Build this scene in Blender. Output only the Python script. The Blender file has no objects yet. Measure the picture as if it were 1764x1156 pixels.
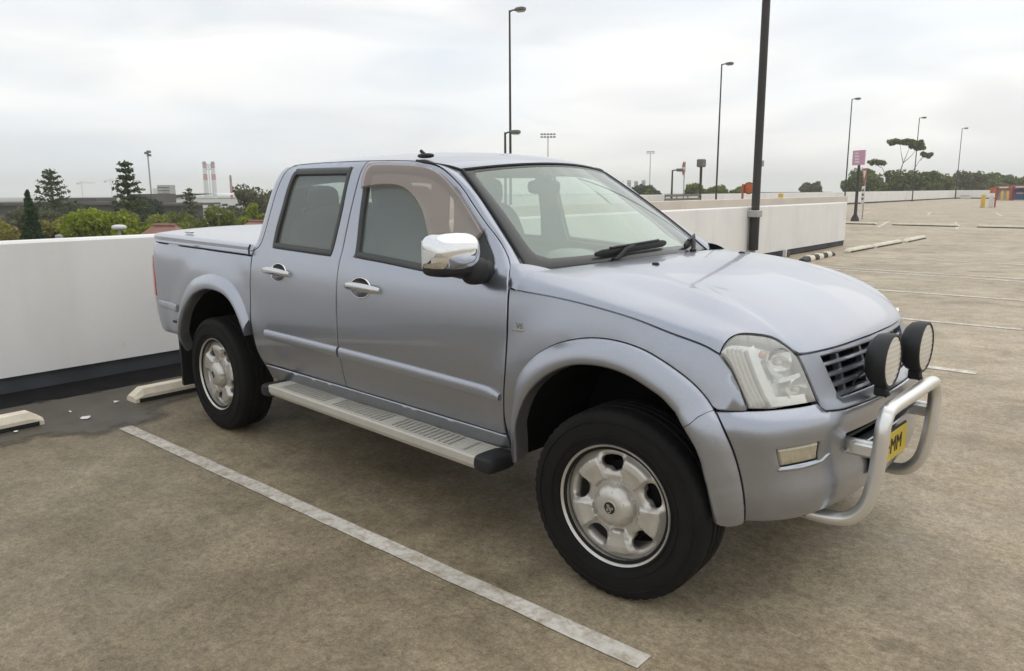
import bpy, math, random
import numpy as np
from mathutils import Vector, Matrix
from mathutils.geometry import delaunay_2d_cdt
random.seed(7); rng = np.random.default_rng(7)
SC = bpy.context.scene
COL = SC.collection

# ------------------------------------------------------------------ camera, sky, sun, exposure
cam = bpy.data.cameras.new("camera"); cam.lens = 1322.3 / 1764 * 36; cam.sensor_width = 36
cam.clip_start = 0.05; cam.clip_end = 9000
co = bpy.data.objects.new("camera", cam); COL.objects.link(co)
_r = Vector((0.72934, 0.68413, -0.00536)); _u = Vector((-0.12298, 0.13880, 0.98265)); _f = Vector((-0.67301, 0.71603, -0.18537))
co.matrix_world = Matrix(((_r.x, _u.x, -_f.x, 4.5936), (_r.y, _u.y, -_f.y, -3.0307), (_r.z, _u.z, -_f.z, 1.4869), (0, 0, 0, 1)))
SC.camera = co
SUN_EL, SUN_AZ = math.radians(58), math.radians(75)     # azimuth from +x towards +y
world = bpy.data.worlds.new("World"); SC.world = world; world.use_nodes = True
W = world.node_tree; W.nodes.clear()
def wn(t, **k):
    n = W.nodes.new(t)
    for a, b in k.items(): setattr(n, a, b)
    return n
out = wn("ShaderNodeOutputWorld"); bg = wn("ShaderNodeBackground"); bg.inputs[1].default_value = 0.1
sky = wn("ShaderNodeTexSky", sky_type='NISHITA', sun_disc=False, sun_elevation=SUN_EL, sun_rotation=math.pi / 2 - SUN_AZ, dust_density=3.0)
tc = wn("ShaderNodeTexCoord"); mp = wn("ShaderNodeMapping"); mp.inputs['Scale'].default_value = (1.0, 1.0, 4.2)
mp.inputs['Rotation'].default_value = (0.10, 0.06, 0.4)
W.links.new(tc.outputs['Generated'], mp.inputs[0])
n1 = wn("ShaderNodeTexNoise"); n1.inputs['Scale'].default_value = 1.7; n1.inputs['Detail'].default_value = 5; n1.inputs['Roughness'].default_value = .5
n2 = wn("ShaderNodeTexNoise"); n2.inputs['Scale'].default_value = 4.2; n2.inputs['Detail'].default_value = 5; n2.inputs['Roughness'].default_value = .45
n2.inputs['Distortion'].default_value = .6
W.links.new(mp.outputs[0], n1.inputs[0]); W.links.new(mp.outputs[0], n2.inputs[0])
r1 = wn("ShaderNodeValToRGB"); r2 = wn("ShaderNodeValToRGB")
r1.color_ramp.elements[0].position = .33; r1.color_ramp.elements[1].position = .68
r1.color_ramp.elements[0].color = (7.5, 7.65, 7.8, 1); r1.color_ramp.elements[1].color = (9.2, 9.0, 8.6, 1)
r2.color_ramp.elements[0].position = .30; r2.color_ramp.elements[1].position = .58
r2.color_ramp.elements[0].color = (.84, .85, .87, 1); r2.color_ramp.elements[1].color = (1, 1, 1, 1)
W.links.new(n1.outputs[0], r1.inputs[0]); W.links.new(n2.outputs[0], r2.inputs[0])
mul = wn("ShaderNodeMix", data_type='RGBA', blend_type='MULTIPLY'); mul.inputs[0].default_value = 1
W.links.new(r1.outputs[0], mul.inputs[6]); W.links.new(r2.outputs[0], mul.inputs[7])
sep = wn("ShaderNodeSeparateXYZ"); W.links.new(tc.outputs['Generated'], sep.inputs[0])
el = wn("ShaderNodeMapRange", interpolation_type='SMOOTHSTEP'); el.inputs[1].default_value = .12; el.inputs[2].default_value = .75; W.links.new(sep.outputs[2], el.inputs[0])
n3 = wn("ShaderNodeTexNoise"); n3.inputs['Scale'].default_value = 2.6; n3.inputs['Detail'].default_value = 4; W.links.new(mp.outputs[0], n3.inputs[0])
g3 = wn("ShaderNodeMapRange"); g3.inputs[1].default_value = .42; g3.inputs[2].default_value = .66; W.links.new(n3.outputs[0], g3.inputs[0])
am = wn("ShaderNodeMath", operation='MULTIPLY_ADD'); am.inputs[1].default_value = .55; am.inputs[2].default_value = .30; W.links.new(el.outputs[0], am.inputs[0])
gm = wn("ShaderNodeMath", operation='MULTIPLY'); W.links.new(g3.outputs[0], gm.inputs[0]); W.links.new(am.outputs[0], gm.inputs[1])
gap = wn("ShaderNodeMix", data_type='RGBA'); gap.inputs[7].default_value = (5.6, 6.8, 8.0, 1); W.links.new(gm.outputs[0], gap.inputs[0]); W.links.new(mul.outputs[2], gap.inputs[6])
mx = wn("ShaderNodeMix", data_type='RGBA'); mx.inputs[0].default_value = .92
W.links.new(sky.outputs[0], mx.inputs[6]); W.links.new(gap.outputs[2], mx.inputs[7])
W.links.new(mx.outputs[2], bg.inputs[0]); W.links.new(bg.outputs[0], out.inputs[0])
sl = bpy.data.lights.new("sun", 'SUN'); sl.energy = 0.6; sl.angle = math.radians(95); sl.color = (1, .94, .85)
so = bpy.data.objects.new("sun", sl); COL.objects.link(so)
so.rotation_euler = (math.pi / 2 - SUN_EL, 0, SUN_AZ + math.pi / 2)
SC.view_settings.view_transform = 'Standard'; SC.view_settings.look = 'None'; SC.view_settings.exposure = 0.42; SC.view_settings.gamma = 1
SC.render.engine = 'CYCLES'
SC.cycles.max_bounces = 8; SC.cycles.transparent_max_bounces = 12
SC.cycles.volume_bounces = 4
SC.cycles.caustics_reflective = False; SC.cycles.caustics_refractive = False

# ------------------------------------------------------------------ materials
def mat(name, col, rough=.6, metal=0., var=0., vscale=6., bump=0., bscale=40., spec=.5, coat=0., col2=None, island=0.):
    m = bpy.data.materials.new(name); m.use_nodes = True; t = m.node_tree; b = t.nodes["Principled BSDF"]
    b.inputs['Base Color'].default_value = (*col, 1); b.inputs['Roughness'].default_value = rough; b.inputs['Metallic'].default_value = metal
    b.inputs['Specular IOR Level'].default_value = spec; b.inputs['Coat Weight'].default_value = coat; b.inputs['Coat Roughness'].default_value = .05
    L = t.links; tcn = t.nodes.new("ShaderNodeTexCoord")
    if var or col2 or island:
        no = t.nodes.new("ShaderNodeTexNoise"); no.inputs['Scale'].default_value = vscale; no.inputs['Detail'].default_value = 6
        L.new(tcn.outputs['Object'], no.inputs[0])
        cr = t.nodes.new("ShaderNodeValToRGB"); c2 = col2 or tuple(c * (1 + var) for c in col); c1 = col if col2 else tuple(c * (1 - var) for c in col)
        cr.color_ramp.elements[0].color = (*c1, 1); cr.color_ramp.elements[1].color = (*c2, 1)
        cr.color_ramp.elements[0].position = .3; cr.color_ramp.elements[1].position = .7
        L.new(no.outputs[0], cr.inputs[0]); last = cr.outputs[0]
        if island:
            ge = t.nodes.new("ShaderNodeNewGeometry"); hs = t.nodes.new("ShaderNodeHueSaturation"); mr = t.nodes.new("ShaderNodeMapRange")
            mr.inputs[3].default_value = 1 - island; mr.inputs[4].default_value = 1 + island
            L.new(ge.outputs['Random Per Island'], mr.inputs[0]); L.new(mr.outputs[0], hs.inputs['Value']); L.new(last, hs.inputs['Color']); last = hs.outputs[0]
        L.new(last, b.inputs['Base Color'])
    if bump:
        nb = t.nodes.new("ShaderNodeTexNoise"); nb.inputs['Scale'].default_value = bscale; nb.inputs['Detail'].default_value = 4
        L.new(tcn.outputs['Object'], nb.inputs[0]); bu = t.nodes.new("ShaderNodeBump"); bu.inputs['Strength'].default_value = bump; bu.inputs['Distance'].default_value = .01
        L.new(nb.outputs[0], bu.inputs['Height']); L.new(bu.outputs[0], b.inputs['Normal'])
    return m
def paint_mat(name, col, rough, metal):
    m = mat(name, col, rough, metal, coat=.6); t = m.node_tree; b = t.nodes["Principled BSDF"]; L = t.links; tcn = t.nodes.new("ShaderNodeTexCoord")
    fl = t.nodes.new("ShaderNodeTexNoise"); fl.inputs['Scale'].default_value = 700; fl.inputs['Detail'].default_value = 2; L.new(tcn.outputs['Object'], fl.inputs[0])
    du = t.nodes.new("ShaderNodeTexNoise"); du.inputs['Scale'].default_value = 4; du.inputs['Detail'].default_value = 7; du.inputs['Roughness'].default_value = .65; L.new(tcn.outputs['Object'], du.inputs[0])
    hs = t.nodes.new("ShaderNodeHueSaturation"); hs.inputs['Color'].default_value = (*col, 1); v = t.nodes.new("ShaderNodeMapRange"); v.inputs[1].default_value = .25; v.inputs[2].default_value = .75; v.inputs[3].default_value = .80; v.inputs[4].default_value = 1.2
    L.new(fl.outputs[0], v.inputs[0]); L.new(v.outputs[0], hs.inputs['Value'])
    # road dust, heavier low on the body
    sp = t.nodes.new("ShaderNodeSeparateXYZ"); L.new(tcn.outputs['Object'], sp.inputs[0]); lo = t.nodes.new("ShaderNodeMapRange"); lo.inputs[1].default_value = .75; lo.inputs[2].default_value = .38; lo.inputs[3].default_value = .03; lo.inputs[4].default_value = .42; L.new(sp.outputs[2], lo.inputs[0])
    dm = t.nodes.new("ShaderNodeMapRange"); dm.inputs[1].default_value = .38; dm.inputs[2].default_value = .68; L.new(du.outputs[0], dm.inputs[0]); mu = t.nodes.new("ShaderNodeMath"); mu.operation = 'MULTIPLY'; L.new(lo.outputs[0], mu.inputs[0]); L.new(dm.outputs[0], mu.inputs[1])
    mi = t.nodes.new("ShaderNodeMix"); mi.data_type = 'RGBA'; mi.inputs[7].default_value = (.23, .20, .165, 1); L.new(mu.outputs[0], mi.inputs[0]); L.new(hs.outputs[0], mi.inputs[6]); L.new(mi.outputs[2], b.inputs['Base Color'])
    cr = t.nodes.new("ShaderNodeMapRange"); cr.inputs[3].default_value = .04; cr.inputs[4].default_value = .30; L.new(mu.outputs[0], cr.inputs[0]); L.new(cr.outputs[0], b.inputs['Coat Roughness'])
    mm = t.nodes.new("ShaderNodeMapRange"); mm.inputs[3].default_value = metal; mm.inputs[4].default_value = .2; L.new(mu.outputs[0], mm.inputs[0]); L.new(mm.outputs[0], b.inputs['Metallic'])
    return m
def glass_mat(name, tint, rough=.02, ior=1.5, haze=0., hazecol=(.5, .5, .5)):
    m = bpy.data.materials.new(name); m.use_nodes = True; t = m.node_tree; t.nodes.clear(); L = t.links
    o = t.nodes.new("ShaderNodeOutputMaterial"); tr = t.nodes.new("ShaderNodeBsdfTransparent"); tr.inputs[0].default_value = (*tint, 1)
    gl = t.nodes.new("ShaderNodeBsdfGlossy"); gl.inputs['Roughness'].default_value = rough
    lw = t.nodes.new("ShaderNodeLayerWeight"); pw = t.nodes.new("ShaderNodeMath"); pw.operation = 'POWER'; pw.inputs[1].default_value = 5; L.new(lw.outputs['Facing'], pw.inputs[0])
    fr = t.nodes.new("ShaderNodeMath"); fr.operation = 'MULTIPLY_ADD'; fr.inputs[1].default_value = .90; fr.inputs[2].default_value = .06; L.new(pw.outputs[0], fr.inputs[0]); mi = t.nodes.new("ShaderNodeMixShader")
    a = tr.outputs[0]
    if haze:
        df = t.nodes.new("ShaderNodeBsdfDiffuse"); df.inputs[0].default_value = (*hazecol, 1); m0 = t.nodes.new("ShaderNodeMixShader"); m0.inputs[0].default_value = haze
        L.new(tr.outputs[0], m0.inputs[1]); L.new(df.outputs[0], m0.inputs[2]); a = m0.outputs[0]
    L.new(fr.outputs[0], mi.inputs[0]); L.new(a, mi.inputs[1]); L.new(gl.outputs[0], mi.inputs[2]); L.new(mi.outputs[0], o.inputs[0])
    return m
def concrete_mat():
    m = bpy.data.materials.new("deck_concrete"); m.use_nodes = True; t = m.node_tree; b = t.nodes["Principled BSDF"]; L = t.links
    tcn = t.nodes.new("ShaderNodeTexCoord")
    def noise(s, d=6, r=.55, dist=0.):
        n = t.nodes.new("ShaderNodeTexNoise"); n.inputs['Scale'].default_value = s; n.inputs['Detail'].default_value = d; n.inputs['Roughness'].default_value = r
        n.inputs['Distortion'].default_value = dist; L.new(tcn.outputs['Object'], n.inputs[0]); return n.outputs[0]
    def ramp(i, p0, c0, p1, c1):
        r = t.nodes.new("ShaderNodeValToRGB"); e = r.color_ramp.elements; e[0].position = p0; e[1].position = p1; e[0].color = (*c0, 1); e[1].color = (*c1, 1)
        L.new(i, r.inputs[0]); return r.outputs[0]
    def mulc(a, c, f=1.):
        x = t.nodes.new("ShaderNodeMix"); x.data_type = 'RGBA'; x.blend_type = 'MULTIPLY'; x.inputs[0].default_value = f; L.new(a, x.inputs[6]); L.new(c, x.inputs[7]); return x.outputs[2]
    base = ramp(noise(.45, 8, .6, .4), .32, (.415, .326, .214), .70, (.635, .525, .375))
    base = mulc(base, ramp(noise(2.3, 8, .65, .3), .30, (.62, .61, .58), .62, (1, 1, 1)))
    base = mulc(base, ramp(noise(9, 8, .7), .28, (.78, .76, .72), .60, (1.04, 1.04, 1.04)))
    base = mulc(base, ramp(noise(28, 10, .82), .33, (.50, .49, .46), .58, (1.12, 1.12, 1.12)))
    base = mulc(base, ramp(noise(75, 6, .85), .30, (.52, .51, .49), .58, (1.14, 1.14, 1.13)))
    base = mulc(base, ramp(noise(17, 3, .5), .26, (.60, .58, .54), .31, (1, 1, 1)))
    base = mulc(base, ramp(noise(260, 2, .6), .30, (.66, .65, .62), .60, (1.12, 1.12, 1.12)))
    # oil spots
    base = mulc(base, ramp(noise(1.15, 3, .4, .8), .22, (.45, .43, .40), .32, (1, 1, 1)))
    # light falloff painted into the deck colour, darker towards the corner bays, noise-broken
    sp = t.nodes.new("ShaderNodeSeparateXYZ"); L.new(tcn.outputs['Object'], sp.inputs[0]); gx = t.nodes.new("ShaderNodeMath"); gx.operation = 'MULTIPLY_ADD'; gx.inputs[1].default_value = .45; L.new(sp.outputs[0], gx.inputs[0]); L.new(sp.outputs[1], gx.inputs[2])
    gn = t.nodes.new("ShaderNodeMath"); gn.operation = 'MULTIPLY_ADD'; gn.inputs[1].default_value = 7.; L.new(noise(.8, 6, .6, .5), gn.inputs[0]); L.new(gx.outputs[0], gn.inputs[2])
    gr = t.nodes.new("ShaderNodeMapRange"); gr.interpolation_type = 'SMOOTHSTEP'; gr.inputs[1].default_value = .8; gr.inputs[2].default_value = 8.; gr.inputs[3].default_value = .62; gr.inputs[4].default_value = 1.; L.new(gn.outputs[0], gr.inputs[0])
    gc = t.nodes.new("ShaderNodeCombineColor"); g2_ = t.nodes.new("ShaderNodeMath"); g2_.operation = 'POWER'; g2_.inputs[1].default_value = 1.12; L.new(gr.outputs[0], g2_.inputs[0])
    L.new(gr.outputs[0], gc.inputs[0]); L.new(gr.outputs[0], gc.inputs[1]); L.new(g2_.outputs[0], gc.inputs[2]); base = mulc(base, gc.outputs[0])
    # hairline cracks
    vn = t.nodes.new("ShaderNodeTexVoronoi"); vn.feature = 'DISTANCE_TO_EDGE'; vn.inputs['Scale'].default_value = .33; wv = t.nodes.new("ShaderNodeMix"); wv.data_type = 'VECTOR'; wv.inputs[0].default_value = .22
    ns = t.nodes.new("ShaderNodeTexNoise"); ns.inputs['Scale'].default_value = 1.6; ns.inputs['Detail'].default_value = 8; L.new(tcn.outputs['Object'], ns.inputs[0]); L.new(tcn.outputs['Object'], wv.inputs[4]); L.new(ns.outputs['Color'], wv.inputs[5]); L.new(wv.outputs[1], vn.inputs['Vector'])
    base = mulc(base, ramp(vn.outputs['Distance'], .0006, (.75, .73, .70), .0028, (1, 1, 1)), .35)
    L.new(base, b.inputs['Base Color'])
    L.new(ramp(noise(3.1, 5), .3, (.42, .42, .42), .7, (.66, .66, .66)), b.inputs['Roughness'])
    b.inputs['Specular IOR Level'].default_value = .5
    bu = t.nodes.new("ShaderNodeBump"); bu.inputs['Strength'].default_value = .7; bu.inputs['Distance'].default_value = .006
    L.new(noise(120, 5, .7), bu.inputs['Height']); L.new(bu.outputs[0], b.inputs['Normal'])
    return m
def wall_mat():
    m = mat("painted_wall", (.86, .845, .82), .8, var=.035, vscale=1.4, bump=.15, bscale=60); t = m.node_tree; b = t.nodes["Principled BSDF"]; L = t.links; src = b.inputs['Base Color'].links[0].from_socket
    tcn = t.nodes.new("ShaderNodeTexCoord"); mpn = t.nodes.new("ShaderNodeMapping"); mpn.inputs['Scale'].default_value = (2.2, 2.2, .25); L.new(tcn.outputs['Object'], mpn.inputs[0])
    n = t.nodes.new("ShaderNodeTexNoise"); n.inputs['Scale'].default_value = 1.6; n.inputs['Detail'].default_value = 6; L.new(mpn.outputs[0], n.inputs[0]); r = t.nodes.new("ShaderNodeValToRGB"); e = r.color_ramp.elements; e[0].position = .30; e[1].position = .52; e[0].color = (.90, .885, .86, 1); e[1].color = (1, 1, 1, 1); L.new(n.outputs[0], r.inputs[0])
    n2_ = t.nodes.new("ShaderNodeTexNoise"); n2_.inputs['Scale'].default_value = 7; n2_.inputs['Detail'].default_value = 9; n2_.inputs['Roughness'].default_value = .7; L.new(tcn.outputs['Object'], n2_.inputs[0]); r2_ = t.nodes.new("ShaderNodeValToRGB"); e = r2_.color_ramp.elements; e[0].position = .26; e[1].position = .36; e[0].color = (.80, .77, .73, 1); e[1].color = (1, 1, 1, 1); L.new(n2_.outputs[0], r2_.inputs[0])
    for c in (r.outputs[0], r2_.outputs[0]):
        x = t.nodes.new("ShaderNodeMix"); x.data_type = 'RGBA'; x.blend_type = 'MULTIPLY'; x.inputs[0].default_value = .5; L.new(src, x.inputs[6]); L.new(c, x.inputs[7]); src = x.outputs[2]
    L.new(src, b.inputs['Base Color']); return m
def line_mat():
    m = bpy.data.materials.new("worn_line_paint"); m.use_nodes = True; t = m.node_tree; b = t.nodes["Principled BSDF"]; L = t.links
    tcn = t.nodes.new("ShaderNodeTexCoord")
    n = t.nodes.new("ShaderNodeTexNoise"); n.inputs['Scale'].default_value = 14; n.inputs['Detail'].default_value = 10; n.inputs['Roughness'].default_value = .75
    L.new(tcn.outputs['Object'], n.inputs[0])
    n3 = t.nodes.new("ShaderNodeTexNoise"); n3.inputs['Scale'].default_value = 1.3; n3.inputs['Detail'].default_value = 3; L.new(tcn.outputs['Object'], n3.inputs[0])
    r = t.nodes.new("ShaderNodeValToRGB"); e = r.color_ramp.elements; e[0].position = .36; e[1].position = .56
    e[0].color = (.42, .35, .25, 1); e[1].color = (.78, .73, .65, 1); L.new(n.outputs[0], r.inputs[0])
    r2_ = t.nodes.new("ShaderNodeValToRGB"); e = r2_.color_ramp.elements; e[0].position = .3; e[1].position = .65; e[0].color = (.72, .71, .69, 1); e[1].color = (1, 1, 1, 1); L.new(n3.outputs[0], r2_.inputs[0])
    x = t.nodes.new("ShaderNodeMix"); x.data_type = 'RGBA'; x.blend_type = 'MULTIPLY'; x.inputs[0].default_value = 1
    L.new(r.outputs[0], x.inputs[6]); L.new(r2_.outputs[0], x.inputs[7]); L.new(x.outputs[2], b.inputs['Base Color'])
    b.inputs['Roughness'].default_value = .75
    return m
M = dict(
    paint=paint_mat("silver_paint", (.380, .398, .450), .30, .88),
    paint2=paint_mat("silver_flare_paint", (.405, .422, .472), .35, .82),
    dark=mat("black_plastic", (.012, .012, .013), .6), rubber=mat("black_rubber", (.014, .014, .014), .55), matte=mat("dark_void", (.008, .008, .008), .95, spec=.1),
    frit=mat("window_frit", (.055, .055, .052), .25), seal=mat("window_seal", (.040, .039, .037), .45), cowl=mat("cowl_plastic", (.06, .062, .064), .55),
    tyre=mat("tyre_rubber", (.0095, .009, .0085), .75, var=.25, vscale=9, bump=.2, bscale=150, spec=.25), alloy=mat("alloy_silver", (.60, .57, .52), .36, .6, var=.10, vscale=22),
    chrome=mat("chrome", (.80, .80, .80), .07, 1.), handle=mat("handle_silver", (.62, .62, .62), .14, .95), steel=mat("polished_tube", (.80, .79, .76), .30, .75),
    grille=mat("grille_paint", (.29, .305, .345), .33, .75, coat=.4), recess=mat("handle_recess", (.20, .205, .225), .35, .7),
    glass=glass_mat("side_glass", (.82, .90, .87), haze=.25, hazecol=(.54, .61, .575)), wglass=glass_mat("windscreen_glass", (.86, .97, .90), haze=.31, hazecol=(.78, .88, .78)),
    shield=glass_mat("smoked_plastic", (.84, .74, .69), .10, 1.45, .33, (.66, .56, .51)), lens=glass_mat("lamp_lens", (.97, .98, .96), .05, 1.5, .36, (.98, .97, .91)),
    refl=mat("lamp_reflector", (.92, .91, .88), .26, .65), white_lens=mat("white_lens", (.66, .62, .54), .3, coat=.5), amber=mat("amber_bulb", (.6, .22, .10), .3),
    fog=mat("cloudy_lens", (.50, .44, .32), .3, .1, var=.12, vscale=60, coat=.8), redlens=mat("red_lens", (.42, .025, .03), .15, coat=1.),
    step=mat("step_plastic", (.52, .49, .425), .5, .25, var=.06, vscale=10), seat=mat("seat_fabric", (.085, .088, .09), .9), trim=mat("cabin_trim", (.42, .42, .40), .8), dash=mat("dash_top", (.40, .39, .33), .75),
    plate=mat("plate_yellow", (.62, .46, .03), .35), ink=mat("plate_ink", (.01, .01, .01), .5),
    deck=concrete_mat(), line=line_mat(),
    wall=wall_mat(), plinth=mat("grey_plinth", (.060, .064, .073), .75, var=.25, vscale=3.),
    wall2=mat("beige_shade_wall", (.68, .62, .55), .85, var=.06, vscale=.8), gutter=mat("black_gutter", (.010, .010, .010), .95, spec=.15, var=.4, vscale=7.),  # white ramp wall's shade painted in as beige; beige bay panel shares it
    damp=mat("damp_concrete", (.088, .074, .056), .40, var=.22, vscale=5., spec=.45, bump=.25, bscale=70), stopm=mat("stop_concrete", (.80, .71, .56), .85, var=.12, vscale=9., bump=.3, bscale=60),
    stopw=mat("stop_pale", (.74, .69, .57), .85, var=.12, vscale=7.), yellow=mat("yellow_paint", (.62, .43, .08), .6, var=.1), black=mat("black_paint", (.02, .02, .02), .6),
    pole=mat("dark_pole", (.036, .033, .030), .5, var=.25, vscale=2.), lampgrey=mat("lamp_head_grey", (.16, .155, .14), .6), galv=mat("galvanised", (.40, .40, .39), .5, .4),
    pink=mat("pink_sign", (.60, .33, .46), .6), red=mat("sign_red", (.40, .10, .10), .6), white=mat("sign_white", (.72, .70, .68), .6), orange=mat("orange_back", (.50, .13, .04), .6),
    blue=mat("sign_blue", (.10, .20, .48), .6), brick=mat("dark_cladding", (.11, .10, .09), .85, var=.2, vscale=.2), shed=mat("pale_shed", (.78, .76, .70), .8, var=.04, vscale=.1), grey=mat("grey_block", (.34, .34, .34), .8),
    tile=mat("red_roof", (.30, .155, .12), .8, var=.2, vscale=2.), render=mat("house_wall", (.45, .40, .34), .85), win=mat("dark_window", (.03, .035, .04), .2),
    rstack=mat("stack_red", (.40, .07, .06), .7), wstack=mat("stack_white", (.66, .65, .64), .7), crane=mat("crane_pink", (.55, .28, .28), .7), paper=mat("paper_scrap", (.75, .73, .70), .8),
    terrain=mat("terrain", (.07, .085, .045), .95, var=.4, vscale=.05), bark=mat("bark", (.075, .058, .042), .9, var=.3, vscale=4.),
    pine=mat("pine_leaf", (0.047, 0.086, 0.031), .7, col2=(0.118, 0.164, 0.062), vscale=.35, island=.35), cyp=mat("cypress_leaf", (0.021, 0.062, 0.016), .7, col2=(0.052, 0.111, 0.026), vscale=.8, island=.35),
    lime=mat("lime_leaf", (0.211, 0.265, 0.022), .65, col2=(0.374, 0.406, 0.047), vscale=.45, island=.3), olive=mat("olive_leaf", (0.218, 0.211, 0.040), .7, col2=(0.390, 0.328, 0.086), vscale=.45, island=.3),
    gum=mat("gum_leaf", (0.109, 0.149, 0.047), .65, col2=(0.218, 0.250, 0.086), vscale=.3, island=.35), dull=mat("dull_leaf", (0.094, 0.103, 0.053), .7, col2=(0.196, 0.187, 0.102), vscale=.3, island=.35),
    hedge=mat("hedge_leaf", (0.133, 0.180, 0.028), .7, col2=(0.281, 0.296, 0.059), vscale=.3, island=.35), soot=mat("dark_leaf", (0.039, 0.057, 0.031), .75, col2=(0.085, 0.104, 0.055), vscale=.3, island=.3),
)

for k_ in ('pine', 'cyp', 'lime', 'olive', 'gum', 'dull', 'hedge', 'soot'):
    t_ = M[k_].node_tree; b_ = t_.nodes["Principled BSDF"]; o_ = next(n for n in t_.nodes if n.type == 'OUTPUT_MATERIAL'); tl_ = t_.nodes.new("ShaderNodeBsdfTranslucent"); m_ = t_.nodes.new("ShaderNodeMixShader"); m_.inputs[0].default_value = .42
    t_.links.new(b_.inputs['Base Color'].links[0].from_socket, tl_.inputs[0]); t_.links.new(b_.outputs[0], m_.inputs[1]); t_.links.new(tl_.outputs[0], m_.inputs[2]); t_.links.new(m_.outputs[0], o_.inputs[0]); b_.inputs['Specular IOR Level'].default_value = .25

# ------------------------------------------------------------------ mesh helpers
class MB:
    def __init__(s): s.v = []; s.f = []
    def add(s, V, F, flip=False):
        o = len(s.v); s.v += [tuple(map(float, p)) for p in V]
        s.f += [tuple(o + i for i in (reversed(q) if flip else q)) for q in F]; return s
    def grid(s, P, close_u=False, close_v=False, flip=False):
        P = np.asarray(P); n, m = P.shape[:2]; F = []
        for i in range(n if close_u else n - 1):
            for j in range(m if close_v else m - 1):
                a, b = i, (i + 1) % n; c, d = j, (j + 1) % m
                F.append((a * m + c, b * m + c, b * m + d, a * m + d))
        return s.add(P.reshape(-1, 3), F, flip)
    def box(s, c, h, rz=0., bev=0.):
        c = np.array(c, float); x, y, z = h; cs, sn = math.cos(rz), math.sin(rz)
        if bev <= 0:
            V = [(a * x, b * y, d * z) for d in (-1, 1) for b in (-1, 1) for a in (-1, 1)]
            F = [(0, 2, 3, 1), (4, 5, 7, 6), (0, 1, 5, 4), (2, 6, 7, 3), (0, 4, 6, 2), (1, 3, 7, 5)]
        else:
            V = []; b_ = min(bev, x * .9, y * .9, z * .9)
            for d, zz in ((x - b_, -z), (x, -z + b_), (x, z - b_), (x - b_, z)):
                e = y - (x - d); V += [(-d, -e, zz), (d, -e, zz), (d, e, zz), (-d, e, zz)]
            F = [(3, 2, 1, 0), (12, 13, 14, 15)]
            for k in range(3):
                for i in range(4): F.append((4 * k + i, 4 * k + (i + 1) % 4, 4 * k + 4 + (i + 1) % 4, 4 * k + 4 + i))
        return s.add([(c[0] + p[0] * cs - p[1] * sn, c[1] + p[0] * sn + p[1] * cs, c[2] + p[2]) for p in V], F)
    def tube(s, pts, r, n=10, caps=True, flat=None):
        pts = np.array(pts, float); k = len(pts); r = np.broadcast_to(np.asarray(r, float), (k,)); R = []
        T = np.gradient(pts, axis=0); T /= np.linalg.norm(T, axis=1, keepdims=True)
        up = np.array([0, 0, 1.]) if abs(T[0][2]) < .9 else np.array([1., 0, 0]); a = np.cross(T[0], up); a /= np.linalg.norm(a)
        for i in range(k):
            a = a - T[i] * (a @ T[i]); a /= np.linalg.norm(a); b = np.cross(T[i], a); fl = 1 if flat is None else flat
            R.append([pts[i] + r[i] * (math.cos(q) * a + fl * math.sin(q) * b) for q in np.linspace(0, 2 * math.pi, n, endpoint=False)])
        s.grid(R, close_v=True)
        if caps:
            o = len(s.v) - k * n; s.f.append(tuple(o + i for i in range(n))[::-1]); s.f.append(tuple(o + (k - 1) * n + i for i in range(n)))
        return s
    def lathe(s, prof, c=(0, 0, 0), ax='z', n=32, rfun=None):
        R = []
        for r, h in prof:
            ring = []
            for i in range(n):
                q = 2 * math.pi * i / n; rr = r if rfun is None else rfun(r, h, i)
                a, b = rr * math.cos(q), rr * math.sin(q)
                ring.append({'z': (a, b, h), 'y': (a, h, -b) if False else (b, h, a), 'x': (h, a, b)}[ax])
            R.append(ring)
        return s.grid(np.array(R) + np.array(c), close_v=True, flip=True)
    def sup(s, c, h, e=.5, n=20, m=12, f=None):
        P = []
        for j in range(m + 1):
            v = -math.pi / 2 + math.pi * j / m; row = []
            for i in range(n):
                u = 2 * math.pi * i / n; pw = lambda t: math.copysign(abs(t) ** e, t)
                row.append((c[0] + h[0] * pw(math.cos(v)) * pw(math.cos(u)), c[1] + h[1] * pw(math.cos(v)) * pw(math.sin(u)), c[2] + h[2] * pw(math.sin(v))))
            P.append(row)
        P = np.array(P)
        if f: P = np.array([[f(p) for p in r] for r in P])
        return s.grid(P, close_v=True, flip=True)
    def mirror(s):
        o = MB(); o.v = [(x, -y, z) for x, y, z in s.v]; o.f = [tuple(reversed(q)) for q in s.f]; return o
    def mesh(s, name, m=None, smooth=True):
        me = bpy.data.meshes.new(name); me.from_pydata(s.v, [], s.f); me.validate()
        if m: me.materials.append(m)
        if smooth: me.shade_smooth() if not hasattr(me, 'set_sharp_from_angle') else (me.shade_smooth(), me.set_sharp_from_angle(angle=math.radians(42)))
        me.update(); return me
def obj(name, mb, m, parent=None, smooth=True, label=None):
    me = mb.mesh(name, m, smooth) if isinstance(mb, MB) else mb
    o = bpy.data.objects.new(name, me); COL.objects.link(o)
    if parent: o.parent = parent
    if label: o['label'] = label
    return o
def tag(o, label, cat, group=None):
    o['label'] = label; o['category'] = cat
    if group: o['group'] = group
    return o
def thing(name, label, cat, loc=(0, 0, 0), rz=0., group=None):
    o = bpy.data.objects.new(name, None); COL.objects.link(o); o.location = loc; o.rotation_euler = (0, 0, rz); o.empty_display_size = .2
    return tag(o, label, cat, group)
def struct(name, mb, m, smooth=False):
    o = obj(name, mb, m, None, smooth); o['kind'] = 'structure'; return o
GA = math.radians(3.2)
def g(x, y, z=0.): return (x * math.cos(GA) - y * math.sin(GA), x * math.sin(GA) + y * math.cos(GA), z)
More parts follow.
